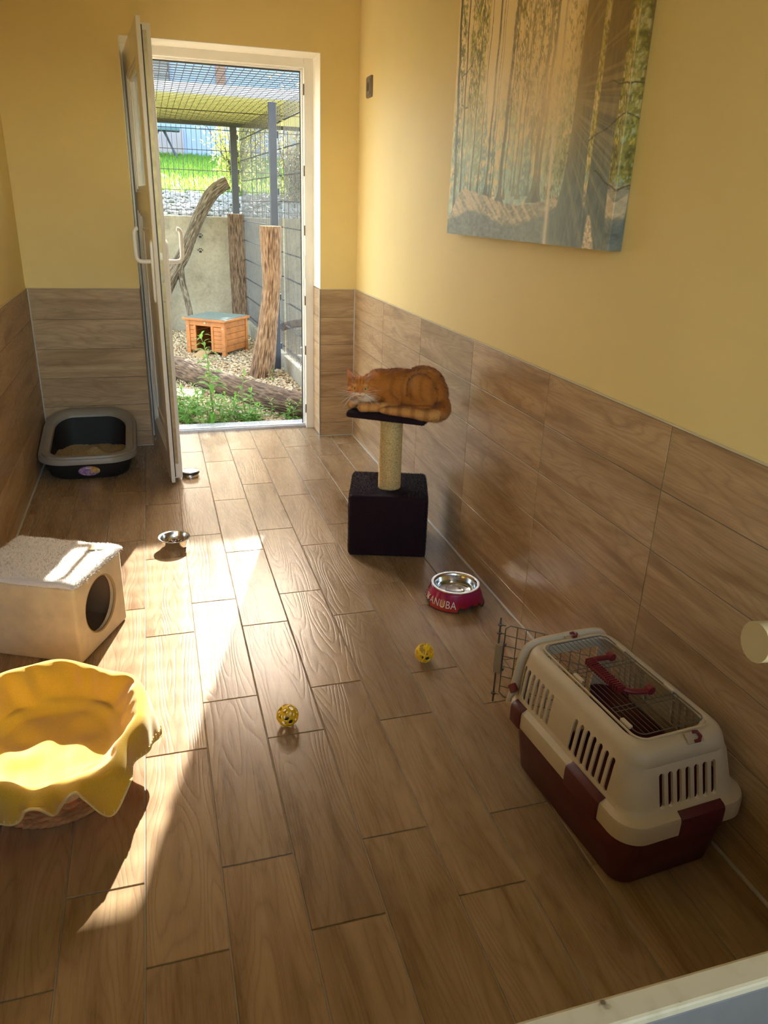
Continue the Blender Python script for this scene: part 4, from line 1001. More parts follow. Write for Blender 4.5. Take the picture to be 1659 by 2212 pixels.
MB().lathe([(.001,.0172),(.0455,.0172),(.047,.019),(.047,.023),(.0455,.025),(.001,.025)],48).build('rubber_ring',BLACKPL,ds,smooth=40)
MB().lathe([(.001,.0252),(.043,.0252),(.044,.027),(.043,.031),(.040,.033),(.001,.0335)],48).build('cap',ALU,ds,smooth=40)

# ------------------------------------------------------------ red water bowl
rb = empty('water_bowl',(-.160,-2.180,0)); tag(rb,'crimson plastic bowl with a steel insert of water and white lettering','bowl')
RM,nt,b=newmat('crimson printed plastic'); tc=N(nt,'ShaderNodeTexCoord'); sx=N(nt,'ShaderNodeSeparateXYZ'); L(nt,tc.outputs['Object'],sx.inputs[0])
nz=N(nt,'ShaderNodeTexNoise',_Scale=16.0,_Detail=3.0); L(nt,tc.outputs['Object'],nz.inputs['Vector'])
f=M_(nt,'ADD',M_(nt,'MULTIPLY',sx.outputs[2],9.0),M_(nt,'MULTIPLY',nz.outputs[0],.6))
L(nt,ramp(nt,f,[(.25,(.42,.035,.020)),(.55,(.33,.008,.035)),(.95,(.36,.012,.10))]),b.inputs['Base Color']); b.inputs['Roughness'].default_value=.18; b.inputs['Specular IOR Level'].default_value=.6
RH=.066; RB_,RT_=.110,.088
def notch(th):
    v=0
    for c in (-76,44,164):
        d=abs((math.degrees(th)-c+180)%360-180)
        if d<29: v=max(v,.021*(min(1,(29-d)/5))**.6*(.80+.20*math.cos((d/29)*pi*2)))
    return v
m=MB(); nth=240; prof=[]
for k in range(13):
    t=k/12; prof.append(t)
for t in prof:
    for i in range(nth):
        th=2*pi*i/nth; z0=.0015+notch(th); z=z0+(RH-z0)*t; q=z/RH; r=RB_+(RT_-RB_)*(q**1.25); m.v.append((r*math.cos(th),r*math.sin(th),z))
for j in range(12):
    for i in range(nth): m.f.append((j*nth+i,j*nth+(i+1)%nth,(j+1)*nth+(i+1)%nth,(j+1)*nth+i))
o=m.build('outer_shell',RM,rb,smooth=180); s_=o.modifiers.new('s','SOLIDIFY'); s_.thickness=.0025; s_.offset=-1
m=MB(); base=[]
for i in range(nth):
    th=2*pi*i/nth; z0=.0015+notch(th); q=z0/RH; r=RB_+(RT_-RB_)*(q**1.25)+.0006; base.append((r*math.cos(th),r*math.sin(th),z0))
m.tube(base,.0013,6,closed=True); m.build('rubber_foot',plain('dark rubber',(.03,.02,.02),.7),rb,smooth=60)
MB().lathe([(.001,.0215),(.060,.0215),(.066,.024),(.0765,.060),(.0785,.067),(.088,.0665),(.0905,.0678),(.0885,.0705),(.080,.0705),(.0765,.067),(.0745,.060),(.064,.0275),(.058,.0250),(.036,.0250),(.034,.0262),(.032,.0250),(.001,.025)],72).build('steel_insert',CHROME,rb,smooth=40)
WAT,nt,b=newmat('water'); b.inputs['Base Color'].default_value=(.97,.99,1,1); b.inputs['Roughness'].default_value=.0; b.inputs['IOR'].default_value=1.33; b.inputs['Transmission Weight'].default_value=1
MB().lathe([(.001,.0253),(.0585,.0253),(.0635,.0285),(.0695,.045),(.0693,.0455),(.001,.0455)],64).build('water',WAT,rb,smooth=40)
cu=bpy.data.curves.new('t','FONT'); cu.body='EUKANUBA'; cu.size=1; cu.resolution_u=6; cu.space_character=1.08
to=bpy.data.objects.new('t',cu); COL.objects.link(to); dg=bpy.context.evaluated_depsgraph_get(); tm=bpy.data.meshes.new_from_object(to.evaluated_get(dg),depsgraph=dg); bpy.data.objects.remove(to)
bm=bmesh.new(); bm.from_mesh(tm); bmesh.ops.triangulate(bm,faces=bm.faces); bmesh.ops.subdivide_edges(bm,edges=[e for e in bm.edges if e.calc_length()>.18],cuts=2); 
xs=[v.co.x for v in bm.verts]; x0_,x1_=min(xs),max(xs)
A0,A1=math.radians(-203),math.radians(-108)
for v in bm.verts:
    k=(v.co.x-x0_)/(x1_-x0_); yv=v.co.y/.73; th=A0+(A1-A0)*k; z=.0150+.027*yv; q=z/RH; r=RB_+(RT_-RB_)*(q**1.25)+.0005; v.co=(r*math.cos(th),r*math.sin(th),z)
bm.to_mesh(tm); bm.free(); tm.name='lettering'
link('lettering',tm,plain('white print',(.80,.76,.72),.35),rb)

# ------------------------------------------------------------ yellow balls
YB=plain('yellow ball plastic',(.92,.62,.015),.32,spec=.5); BELL=plain('dark green bell',(.03,.05,.035),.4,.3)
def ball(loc,label,kind,rot):
    root=empty('toy_ball',loc); tag(root,label,'toy ball'); bm=bmesh.new(); bmesh.ops.create_icosphere(bm,subdivisions=6,radius=.0305)
    if kind==0:
        b2=bmesh.new(); bmesh.ops.create_icosphere(b2,subdivisions=1,radius=1); dirs=[(v.co.normalized(),.255) for v in b2.verts]+[(f.calc_center_median().normalized(),.23) for f in b2.faces]; b2.free()
        kill=[f for f in bm.faces if any(f.calc_center_median().normalized().angle(d)<a for d,a in dirs)]
    else:
        kill=[]
        for f in bm.faces:
            c=f.calc_center_median().normalized(); lat=math.degrees(math.asin(c.z)); lon=math.degrees(math.atan2(c.y,c.x))%45
            for la,hh,hw in ((55,13,22),(17,12,15.5),(-17,12,15.5),(-55,13,22)):
                if (abs(lat-la)/hh)**3+(abs(lon-22.5)/(hw))**3<1 and abs(c.x)>.10: kill.append(f); break
    bmesh.ops.delete(bm,geom=kill,context='FACES')
    for _ in range(3): bmesh.ops.smooth_vert(bm,verts=[v for v in bm.verts if v.is_boundary],factor=.5,use_axis_x=True,use_axis_y=True,use_axis_z=True)
    for v in bm.verts: v.co=v.co.normalized()*.0305
    if kind==1:
        pass
    me=bpy.data.meshes.new('shell'); bm.to_mesh(me); bm.free(); me.transform(Euler(rot).to_matrix().to_4x4())
    o=link('shell',me,YB,root,smooth=180); s_=o.modifiers.new('s','SOLIDIFY'); s_.thickness=.0026; s_.offset=-1
    if kind==1:
        m=MB().tube([(0,.0300*math.cos(t*2*pi/64),.0300*math.sin(t*2*pi/64)) for t in range(64)],.0016,8,closed=True,M=Euler(rot).to_matrix().to_4x4()); m.build('seam',YB,root,smooth=180)
    MB().sphere((.002,-.004,-.014),.0115).build('bell',BELL,root,smooth=180)
ball((-.879,-2.754,.0308),'yellow toy ball with round holes, in the middle of the floor',0,(.3,.2,.5))
ball((-.406,-2.547,.0325),'yellow ribbed toy ball with slots, nearest the pet carrier',1,(.35,.2,-.35))
# ------------------------------------------------------------ scratching post
PLUSH = attrmat('dark plum plush pile', rough=.95, spec=.05, sheen=.06)
PLB = plain('dark plum plush base', (.020,.010,.014), .95, sheen=.05, spec=.1)
SISAL,nt,b = newmat('sisal rope'); tc=N(nt,'ShaderNodeTexCoord'); nz=N(nt,'ShaderNodeTexNoise',_Scale=160.0,_Detail=3.0); L(nt,tc.outputs['Object'],nz.inputs['Vector'])
L(nt,ramp(nt,nz.outputs[0],[(.3,(.42,.27,.09)),(.6,(.66,.47,.20)),(.8,(.74,.57,.30))]),b.inputs['Base Color']); b.inputs['Roughness'].default_value=.85
bp=N(nt,'ShaderNodeBump',_Strength=.6,_Distance=.002); L(nt,nz.outputs[0],bp.inputs['Height']); L(nt,bp.outputs[0],b.inputs['Normal'])
post_root = empty('scratching_post',(-.258,-1.660,0)); tag(post_root,'dark plush cat scratching post with a sisal column and tilted top platform','scratching post')
TX=V((.954,-.299,0)).normalized(); TY=V((.299,.954,0)).normalized()
TM=Matrix(((TX.x,TY.x,0,-.304+.258+.0475),(TX.y,TY.y,0,-1.7755+1.660+.149),(0,0,1,0),(0,0,0,1)))
def plushbox(name, mat4, sx, sy, z0, z1, bev, nb, ln):
    bm=bmesh.new(); bmesh.ops.create_cube(bm,size=1)
    for v in bm.verts: v.co=V((v.co.x*sx,v.co.y*sy,z0+(v.co.z+.5)*(z1-z0)))
    bmesh.ops.bevel(bm,geom=list(bm.edges),offset=bev,segments=4,affect='EDGES',profile=.5); me=bpy.data.meshes.new(name); bm.to_mesh(me); bm.free(); me.transform(mat4)
    o=link(name,me,PLB,post_root,smooth=60)
    P,Nn=sample(me,nb); keep=Nn[:,2]>-.7; P=P[keep]; Nn=Nn[keep]
    D=Nn+rng.normal(0,.45,P.shape)+np.array([-.1,.1,-.15]); pat=np.array([mnoise.noise(V(p*28)) for p in P])
    c=np.array([.022,.011,.015])*(1+.5*pat[:,None])*rng.uniform(.75,1.3,(len(P),1)); 
    blades('pile',P,D,Nn,rng.uniform(ln*.6,ln*1.3,len(P)),.00045,PLUSH,o,c); return o
plushbox('plush_base', TM, .318, .312, .0, .264, .014, 60000, .006)
PM=Matrix(((.824,.567,0,.003),(-.567,.824,0,-.025),(0,0,1,0),(0,0,0,1)))
plushbox('platform', PM, .312, .305, .586, .610, .010, 26000, .006)
m=MB(); n=40; prof=[]
nz_=int((.578-.262)/.0058*4)
for j in range(nz_+1):
    for i in range(n):
        th=2*pi*i/n; z=.262+(.578-.262)*j/nz_; tilt=V((.0,.0,0))
        ph=(z/.0058)*2*pi-th; r=.0435+.0032*abs(math.cos(ph/2))+.0006*math.sin(th*24+z*900)
        m.v.append((r*math.cos(th)-.007,r*math.sin(th)+.002,z))
for j in range(nz_):
    for i in range(n): m.f.append((j*n+i,j*n+(i+1)%n,(j+1)*n+(i+1)%n,(j+1)*n+i))
col_=m.build('sisal_column',SISAL,post_root,smooth=180)
P,Nn=sample(col_.data,900); D=Nn*.4+rng.normal(0,1,P.shape); blades('loose_fibres',P,D,Nn,rng.uniform(.006,.016,len(P)),.0003,plain('sisal fibre',(.70,.54,.28),.8),col_)

# ------------------------------------------------------------ the cat
KM=Matrix(((.824,.567,0,-.255),(-.567,.824,0,-1.685),(0,0,1,.613),(0,0,0,1)))
cat = empty('cat',(-.255,-1.685,.613)); tag(cat,'ginger tabby cat crouching on the scratching post platform, facing the camera','cat')
KR=KM.to_3x3()
def ell(mb,c,r,rot=None):
    M=Matrix.Translation(V(c))
    if rot is not None: M=M@rot
    mb.sphere((0,0,0),1,26,16,M=M@Matrix.Diagonal((*r,1)))
def limb(mb,pts,rad,n=16):
    sp=smoothpath([tuple(p)+(r,) for p,r in zip(pts,rad)],5); mb.tube([q[:3] for q in sp],[q[3] for q in sp],n)
    for q in (sp[0],sp[-1]): mb.sphere(q[:3],q[3],16,10)
HF=V((.292,-.94,.09)).normalized(); HR=V((.956,.292,0)).normalized(); HU=HF.cross(HR); HU.normalize(); HC=V((-.118,-.098,.084))
HM_=Matrix(((HR.x,HF.x,HU.x,HC.x),(HR.y,HF.y,HU.y,HC.y),(HR.z,HF.z,HU.z,HC.z),(0,0,0,1)))   # head axes: right, forward, up
def hp(r,f,u): return HM_@V((r,f,u))
mb=MB()
ell(mb,(.022,-.015,.080),(.130,.070,.070)); ell(mb,(-.055,-.035,.075),(.075,.062,.070)); ell(mb,(.108,-.012,.088),(.082,.072,.080)); ell(mb,(.150,-.012,.066),(.050,.064,.066))
ell(mb,(.050,-.02,.106),(.095,.053,.044)); ell(mb,(-.02,-.025,.045),(.11,.070,.045)); ell(mb,(.10,-.02,.045),(.10,.082,.045)); ell(mb,(-.03,-.02,.092),(.07,.052,.046))
ell(mb,(.116,-.068,.076),(.060,.036,.074),Matrix.Rotation(math.radians(-12),4,'Y'))          # near thigh
ell(mb,(.118,.045,.076),(.060,.034,.072))
limb(mb,[(-.080,-.052,.076),(-.098,-.076,.081),(-.115,-.092,.085)],[.050,.045,.040])          # neck
ell(mb,(-.092,-.078,.052),(.042,.040,.045))                                                   # chest ruff
# head
ell(mb,hp(0,-.002,.003),(.0455,.043,.039),HM_.to_3x3().to_4x4()); ell(mb,hp(0,.030,-.019),(.0205,.019,.0145),HM_.to_3x3().to_4x4()); ell(mb,hp(0,.026,-.029),(.014,.014,.010),HM_.to_3x3().to_4x4())
for s_ in (-1,1):
    ell(mb,hp(s_*.027,.012,-.014),(.0255,.024,.0205),HM_.to_3x3().to_4x4()); ell(mb,hp(s_*.0105,.038,-.0205),(.0115,.0095,.0085),HM_.to_3x3().to_4x4())
    ell(mb,hp(s_*.020,.027,.013),(.014,.012,.008),HM_.to_3x3().to_4x4())
limb(mb,[hp(0,.028,.016),hp(0,.040,.0),hp(0,.0445,-.011)],[.013,.0105,.0075])                  # bridge of the nose
# ears: thin curved shells
def ear(s_):
    b0=hp(s_*.010,.010,.036); b1=hp(s_*.051,.004,.002); tip=hp(s_*.054,.004,.073); bk=hp(s_*.032,-.030,.028)
    pts=[]; n=9; rows=[]
    for j in range(n+1):
        t=j/n; row=[]
        for k in range(9):
            u=k/8; base=b0*(1-u)**2+bk*2*u*(1-u)*1.0+b1*u*u; e=tip+(base-tip)*((1-t)**.85); 
            bulge=math.sin(pi*u)*math.sin(pi*min(1,t*.9+.1))*.004; row.append(e-HF*bulge)
        rows.append(row)
    th=.0024; vs=[p+HF*th for r in rows for p in r]+[p-HF*th for r in rows for p in r]; m_=9; N_=(n+1)*m_; fs=[]
    for j in range(n):
        for k in range(m_-1):
            a=j*m_+k; fs+=[(a,a+1,a+m_+1,a+m_),(N_+a,N_+a+m_,N_+a+m_+1,N_+a+1)]
    for j in range(n):
        for k in (0,m_-1): a=j*m_+k; fs.append((a,a+m_,N_+a+m_,N_+a))
    for k in range(m_-1): fs+= [(k,k+1,N_+k+1,N_+k),(n*m_+k,n*m_+k+1,N_+n*m_+k+1,N_+n*m_+k)]
    mb.add(vs,fs)
for s_ in (-1,1): ear(s_)
# forelegs, tucked; hind foot; tail
limb(mb,[(-.015,-.070,.055),(.012,-.098,.026),(-.035,-.118,.020),(-.080,-.132,.017),(-.095,-.134,.016)],[.034,.024,.019,.0175,.0185])
limb(mb,[(-.085,-.030,.050),(-.095,-.040,.024),(-.130,-.072,.019),(-.146,-.094,.016),(-.150,-.103,.016)],[.032,.022,.018,.0165,.0165])
limb(mb,[(.150,-.095,.022),(.09,-.108,.017),(.055,-.112,.015)],[.022,.018,.017])
limb(mb,[(.176,-.020,.045),(.198,-.060,.026),(.190,-.112,.014),(.155,-.140,.014),(.11,-.143,.018),(.05,-.140,.017),(.0,-.136,.014),(-.018,-.134,.012)],[.030,.028,.025,.0205,.0185,.0165,.013,.009])
cb_=mb.build('body',None,None)
r_=cb_.modifiers.new('r','REMESH'); r_.mode='VOXEL'; r_.voxel_size=.0030
s_=cb_.modifiers.new('s','SMOOTH'); s_.factor=.5; s_.iterations=4
bake(cb_); me=cb_.data
n=len(me.vertices); cv=np.zeros(n*3); me.vertices.foreach_get('co',cv); cv=cv.reshape(-1,3)
HMi=np.array(HM_.inverted())
def coat(P):
    """coat colour from the position on the body (local a,d,h)"""
    P=np.asarray(P); h=np.c_[P,np.ones(len(P))]@HMi.T; r,f,u=h[:,0],h[:,1],h[:,2]
    base=np.tile(np.array([.58,.200,.032]),(len(P),1)); dark=np.array([.30,.095,.016]); pale=np.array([.80,.43,.13]); cream=np.array([.86,.68,.46]); pink=np.array([.62,.22,.17])
    def mx(col,k): 
        nonlocal base
        base=base*(1-k[:,None])+np.asarray(col)*k[:,None]
    x,y,z=P[:,0],P[:,1],P[:,2]
    wob=np.array([mnoise.noise(V((p[0]*16,p[1]*16,p[2]*16))) for p in P])
    body=(smst(-.03,.0,x))
    st=smst(.25,.8,np.sin(x*150+wob*3.2+z*16)); mx(dark,.50*st*body*smst(.03,.07,z)*smst(.19,.12,z))
    mx(pale,.55*smst(.14,.185,z)*smst(.05,.10,x)); mx(pale,.35*smst(.05,.0,z))
    mx(pale,.45*np.exp(-((x-.075)/.025)**2)*smst(.06,.12,z)*smst(-.03,-.07,y))
    tail=smst(-.118,-.126,y)*smst(.05,.035,z)*smst(-.03,-.01,x); mx(pale,.5*tail); mx(dark,.55*tail*smst(.1,.7,np.sin(x*120+.5)))
    leg=smst(-.095,-.11,y)*smst(.06,.03,z)*smst(.02,-.01,x); mx(pale,.35*leg); mx(dark,.35*leg*smst(.3,.8,np.sin(x*170)))
    head=smst(.075,.055,np.sqrt(r*r+(f*.9)**2+u*u))
    hs=head*smst(.004,.018,u)*smst(-.03,.0,f)
    mx(dark,.80*hs*smst(.35,.75,np.cos(r*520))*smst(.030,.018,np.abs(r))*smst(.05,.02,np.abs(u-.022)))
    mx(dark,.55*head*smst(.3,.8,np.sin(u*330+np.abs(r)*120))*smst(.028,.036,np.abs(r))*smst(-.03,-.01,u)*smst(.016,.004,u))
    mx(pale,.55*head*np.exp(-((np.abs(r)-.020)/.012)**2-((u-.013)/.006)**2)*smst(.0,.02,f))
    mx(cream,.80*head*smst(-.012,-.019,u)*smst(.020,.030,f)*smst(.026,.016,np.abs(r))); mx(cream,.75*head*smst(-.026,-.036,u))
    mx(cream,.55*np.exp(-((x+.105)/.035)**2-((y+.112)/.03)**2-((z-.045)/.03)**2))
    mx(pink*np.array([.55,.4,.4]),.9*np.exp(-(r/.008)**2-((u+.0275)/.0022)**2)*smst(.03,.036,f))
    # inside of the ears
    er=np.abs(r); ein=smst(.030,.036,u)*smst(.001,.0028,f+.012*np.clip((.072-u)/.045,0,1)*np.sin(np.clip((er-.013)/.040,0,1)*pi)+.002)
    mx(np.array([.66,.27,.14]),.8*ein*smst(.074,.060,u)*(head>-.1)*(np.abs(er-.018-.038*(u-.02)/.05)<.018))
    return base
colr=coat(cv)
at=me.color_attributes.new('Col','FLOAT_COLOR','POINT'); at.data.foreach_set('color',np.c_[colr,np.ones(n)].astype(np.float32).ravel())
FURM=attrmat('ginger fur',rough=.75,spec=.2,sheen=.15)
P,Nn=sample(me,120000)
h=np.c_[P,np.ones(len(P))]@HMi.T; r,f,u=h[:,0],h[:,1],h[:,2]; hd=np.sqrt(r*r+f*f+u*u)
ishead=smst(.068,.05,hd)
facec=smst(.0,.025,f)*ishead
ear_=smst(.036,.042,u)*(np.abs(r)<.075)*smst(.09,.08,hd)
eyed=np.minimum(np.hypot(r-.0205,u-.0005),np.hypot(r+.0205,u-.0005)); nosed=np.hypot(r,(u+.016)*1.2)
keep=~((eyed<.0115)&(f>.01)) & ~((nosed<.0075)&(f>.03)) & ~((ear_>.5)&(rng.random(len(P))<.75)) & ~((np.abs(r)<.008)&(np.abs(u+.0275)<.003)&(f>.03))
flow=np.tile(np.array([.9,-.12,-.35]),(len(P),1))
rad=np.array(HM_.to_3x3())@np.stack([r*1.0,-.30*np.ones_like(r)*.04-.02,(u+.012)],0); rad=rad.T; rad/=np.linalg.norm(rad,axis=1,keepdims=True)+1e-9
k=np.clip(ishead,0,1)[:,None]; flow=flow*(1-k)+rad*k
tl=(smst(-.118,-.126,P[:,1])*smst(.05,.035,P[:,2])*smst(-.03,-.01,P[:,0]))[:,None]; flow=flow*(1-tl)+np.array([-.9,0,0])*tl
lg=(smst(-.085,-.11,P[:,1])*smst(.06,.03,P[:,2])*smst(.02,-.01,P[:,0]))[:,None]; flow=flow*(1-lg)+np.array([-.8,-.1,-.2])*lg
D=flow-Nn*np.sum(flow*Nn,1,keepdims=True)+Nn*.30+rng.normal(0,.20,P.shape)
ln=rng.uniform(.009,.017,len(P))*(1-.35*tl[:,0]); ln=np.where(ishead>.3,rng.uniform(.004,.008,len(P)),ln); ln=np.where(facec>.6,rng.uniform(.0022,.0042,len(P)),ln); ln=np.where(ear_>.5,rng.uniform(.002,.004,len(P)),ln); ln=np.where(lg[:,0]>.5,rng.uniform(.004,.007,len(P)),ln)
ln=ln*np.where((P[:,0]>.13)&(ishead<.1),1.25,1.0)
ch=coat(P)*rng.uniform(.84,1.18,(len(P),1))
ks=keep; blo=blades('fur',P[ks],D[ks],Nn[ks],ln[ks],np.where(facec[ks]>.3,.00025,.00036),FURM,None,ch[ks],bend=.25)
for o in (cb_,blo):
    o.data.transform(KM); o.data.transform(Matrix.Translation(-V(cat.location))); o.parent=cat; o.data.update()
# custom normals follow the transform: rotate them too
nn=(np.array(KR)@Nn[ks].T).T; blo.data.normals_split_custom_set_from_vertices([tuple(x) for x in np.repeat(nn,5,axis=0)])
cb_.data.materials.clear(); cb_.data.materials.append(FURM); cb_.data.polygons.foreach_set('use_smooth',[True]*len(cb_.data.polygons))
def cpart(mb_,name,mat,parent=cat,**k):
    mb_.v=[tuple(KM@V(p)-V(cat.location)) for p in mb_.v]; return mb_.build(name,mat,parent,**k)
EARH=plain('cream ear hair',(.80,.66,.46),.7)
EYE=plain('green amber iris',(.34,.33,.10),.08,coat=1.0,var=.25,vscale=300); PUP=plain('black pupil',(.004,.004,.004),.05,coat=1)
for s_ in (-1,1):
    RM_=HM_.to_3x3().to_4x4()
    e=MB(); ell(e,hp(s_*.0205,.0300,.0005),(.0092,.0062,.0070),RM_); eo=cpart(e,'eye',EYE,smooth=180)
    e=MB(); ell(e,hp(s_*.0200,.0352,.0005),(.0028,.0014,.0058),RM_); cpart(e,'pupil',PUP,eo,smooth=180)
    e=MB(); pts=[hp(s_*(.0205-.0108*math.cos(a)),.0330-.004*abs(math.cos(a)),.0006+.0074*math.sin(a)) for a in [pi*i/10 for i in range(11)]]; e.tube(pts,.0013,6); cpart(e,'eyelid',plain('dark eyelid',(.10,.045,.02),.7),smooth=60)
e=MB(); ell(e,hp(0,.0505,-.0125),(.0062,.0032,.0036),HM_.to_3x3().to_4x4()); ell(e,hp(0,.0490,-.0165),(.0026,.0030,.0032),HM_.to_3x3().to_4x4()); cpart(e,'nose',plain('pink nose',(.58,.22,.17),.45),smooth=180)
e=MB(); ell(e,hp(0,.0415,-.0275),(.0070,.0030,.0022),HM_.to_3x3().to_4x4()); cpart(e,'mouth',plain('dark pink mouth',(.22,.045,.045),.5),smooth=180)
e=MB(); R=random.Random(4)
for s_ in (-1,1):
    for i in range(9):
        a=R.uniform(-.75,.35); ln_=R.uniform(.05,.085); p=hp(s_*(.013+.004*R.random()),.038,-.019+.006*R.uniform(-1,1)); d=(HR*s_*math.cos(a)*.9+HU*math.sin(a)+HF*.25).normalized()
        e.tube([p+d*ln_*t-V((0,0,.018))*t*t*(1 if a<.1 else .3) for t in (0,.25,.5,.75,1)],[.00055,.0005,.0004,.0003,.00012],5)
    for i in range(3): 
        p=hp(s_*(.016+.004*i),.026,.016); d=(HU*.9+HR*s_*.55+HF*.3).normalized(); e.tube([p+d*.03*t for t in (0,.5,1)],[.0004,.0003,.0001],5)
cpart(e,'whiskers',plain('white whisker',(.85,.82,.75),.4),smooth=60)
for s_ in (-1,1):
    e=MB()
    for i in range(14):
        t=R.random(); p=hp(s_*(.018+.012*t),.002,.032+.012*t); d=(HU*1.0+HR*s_*R.uniform(.1,.9)+HF*.35).normalized(); e.tube([p+d*.020*R.uniform(.5,1)*q for q in (0,.5,1)],[.0004,.0003,.0001],4)
    cpart(e,'ear_tuft',EARH,smooth=60)
# ------------------------------------------------------------ pet carrier
CREAM = plain('cream carrier plastic', (.56,.46,.30), .42, bump=.12, bscale=900, var=.03)
MAROON = plain('maroon carrier plastic', (.085,.010,.016), .38, bump=.1, bscale=900, var=.05)
DWIRE = plain('dull steel wire',(.16,.15,.135),.4,.7)
MAROON2 = plain('maroon handle plastic', (.15,.012,.016), .35)
pcx = empty('pet_carrier', (-.178,-3.249,0), math.radians(4.5)); tag(pcx, 'cream and maroon plastic pet carrier with its wire door open, by the right wall', 'pet carrier')
def rl(w_,y0,y1,r,z,cx=0): return rrect(w_,y1-y0,r,z,8,cx,(y0+y1)/2)
lo=[rl(.250,-.206,.206,.036,0),rl(.264,-.213,.214,.040,.008),rl(.290,-.228,.228,.055,.09),rl(.306,-.240,.240,.055,.172)]
li=[rl(.299,-.2365,.2365,.052,.172),rl(.283,-.2245,.2245,.052,.09),rl(.252,-.202,.207,.048,.010),rl(.24,-.196,.2,.046,.006)]
tr_=MB().loft(lo+li,True,True).build('lower_tray',MAROON,None,smooth=40)
boolean(tr_,MB().box(-.095,.095,.19,.30,.045,.30)); tr_.parent=pcx; set_sharp(tr_.data,40)
so_=[rl(.322,-.243,.243,.055,.154),rl(.331,-.251,.251,.058,.154),rl(.331,-.251,.251,.058,.188),rl(.327,-.248,.248,.056,.196),rl(.312,-.240,.246,.052,.2005),rl(.300,-.232,.245,.05,.204),rl(.292,-.224,.245,.05,.215),rl(.276,-.204,.245,.05,.285),rl(.268,-.197,.245,.05,.298),rl(.262,-.199,.245,.05,.304),rl(.256,-.195,.245,.05,.318),rl(.246,-.187,.243,.048,.329),rl(.226,-.174,.239,.044,.3355),rl(.20,-.16,.23,.04,.3375)]
si=[rl(.19,-.15,.22,.036,.3335),rl(.222,-.168,.235,.042,.3305),rl(.24,-.181,.239,.046,.325),rl(.249,-.189,.2405,.046,.315),rl(.268,-.198,.2405,.046,.283),rl(.285,-.217,.2405,.046,.213),rl(.300,-.232,.242,.048,.196),rl(.318,-.241,.243,.052,.184)]
us=MB().loft(so_+si+[so_[0]]).build('upper_shell',CREAM,None,smooth=180)
# the loft leaves the roof as a ring; close it with a plate whose opening holds the wire hatch
cut=MB()
def caps(mb,c,half,w_,axis,a0,a1):
    """capsule slot centred c=(u,z) with half height, extruded a0..a1 along axis"""
    pts=[]
    for k in range(9): t=pi*k/8; pts.append((c[0]+w_/2*math.cos(t),c[1]+half-w_/2+w_/2*math.sin(t)))
    for k in range(9): t=pi+pi*k/8; pts.append((c[0]+w_/2*math.cos(t),c[1]-half+w_/2+w_/2*math.sin(t)))
    M=Matrix(((0,0,1,0),(1,0,0,0),(0,1,0,0),(0,0,0,1))) if axis=='x' else Matrix(((1,0,0,0),(0,0,-1,0),(0,1,0,0),(0,0,0,1)))
    mb.prism(pts,a0,a1,M)
for sx in ((-.20,-.105),(.105,.20)):
    for i in range(7): caps(cut,(.210-.0205*i,.2545),.0435-.0015*abs(i-3)*.5,.0125,'x',*sx)
    for i in range(7): caps(cut,(-.010-.0222*i,.2545),.0435-.0015*abs(i-3)*.5,.0130,'x',*sx)
for i in range(7): caps(cut,(-.062+.0225*i,.2475),.037,.0125,'y',.17,.27)
boolean(us,cut); boolean(us,MB().box(-.100,.100,.20,.30,.10,.292))
us.parent=pcx; us.data.polygons.foreach_set('use_smooth',[True]*len(us.data.polygons)); set_sharp(us.data,38)
# raised rim round the hatch
hl=[[(x,y,z) for x,y,_ in rrect(w_,d_,r,0,8,.004,.032)] for w_,d_,r,z in ((.196,.388,.03,.3365),(.197,.389,.03,.3405),(.190,.380,.028,.341),(.184,.372,.026,.3365),(.183,.371,.026,.332))]
MB().loft(hl).build('hatch_rim',CREAM,pcx,smooth=40)
m=MB()
y0,y1,x0,x1=-.148,.212,-.083,.091
m.tube([(x,y,.3425) for x,y,_ in rrect(x1-x0,y1-y0,.02,0,6,(x0+x1)/2,(y0+y1)/2)],.0013,8,closed=True)
for i in range(1,14):
    x=x0+(x1-x0)*i/14; m.tube([(x,y0,.3442),(x,y1,.3442)],.00075,6)
for y in (.100,.086,-.050,-.064): m.tube([(x0,y,.3415),(x1,y,.3415)],.0011,6)
m.build('top_wire_hatch',DWIRE,pcx,smooth=60)
for (x,y) in ((.093,.145),(.093,-.03),(-.084,.07),(-.084,-.105)): MB().box(x-.005,x+.005,y-.016,y+.016,.339,.3465).build('hatch_clip',CREAM,pcx,bevel=.002)
# handle, folded flat to the left
hpth=smoothpath([(.036,.112,.350),(.010,.113,.351),(-.018,.108,.355),(-.036,.088,.358),(-.040,.045,.360),(-.036,.002,.358),(-.018,-.022,.355),(.010,-.029,.351),(.036,-.030,.350)],6)
hd_=MB().tube([tuple(q) for q in hpth],.0085,12,flat=.7).build('handle',MAROON2,pcx,smooth=60)
m=MB()
for i in range(17):
    y=.100-.120*i/16; m.box(-.047,-.026,y-.0018,y+.0018,.352,.3685)
hr=m.build('grip_ribs',MAROON2,hd_,bevel=.0008)
for y in (.112,-.030): MB().cyl((.036,y-.009,.352),(.036,y+.009,.352),.010,n=18).box(.030,.042,y-.007,y+.007,.342,.352).build('handle_mount',MAROON2,pcx,bevel=.0015)
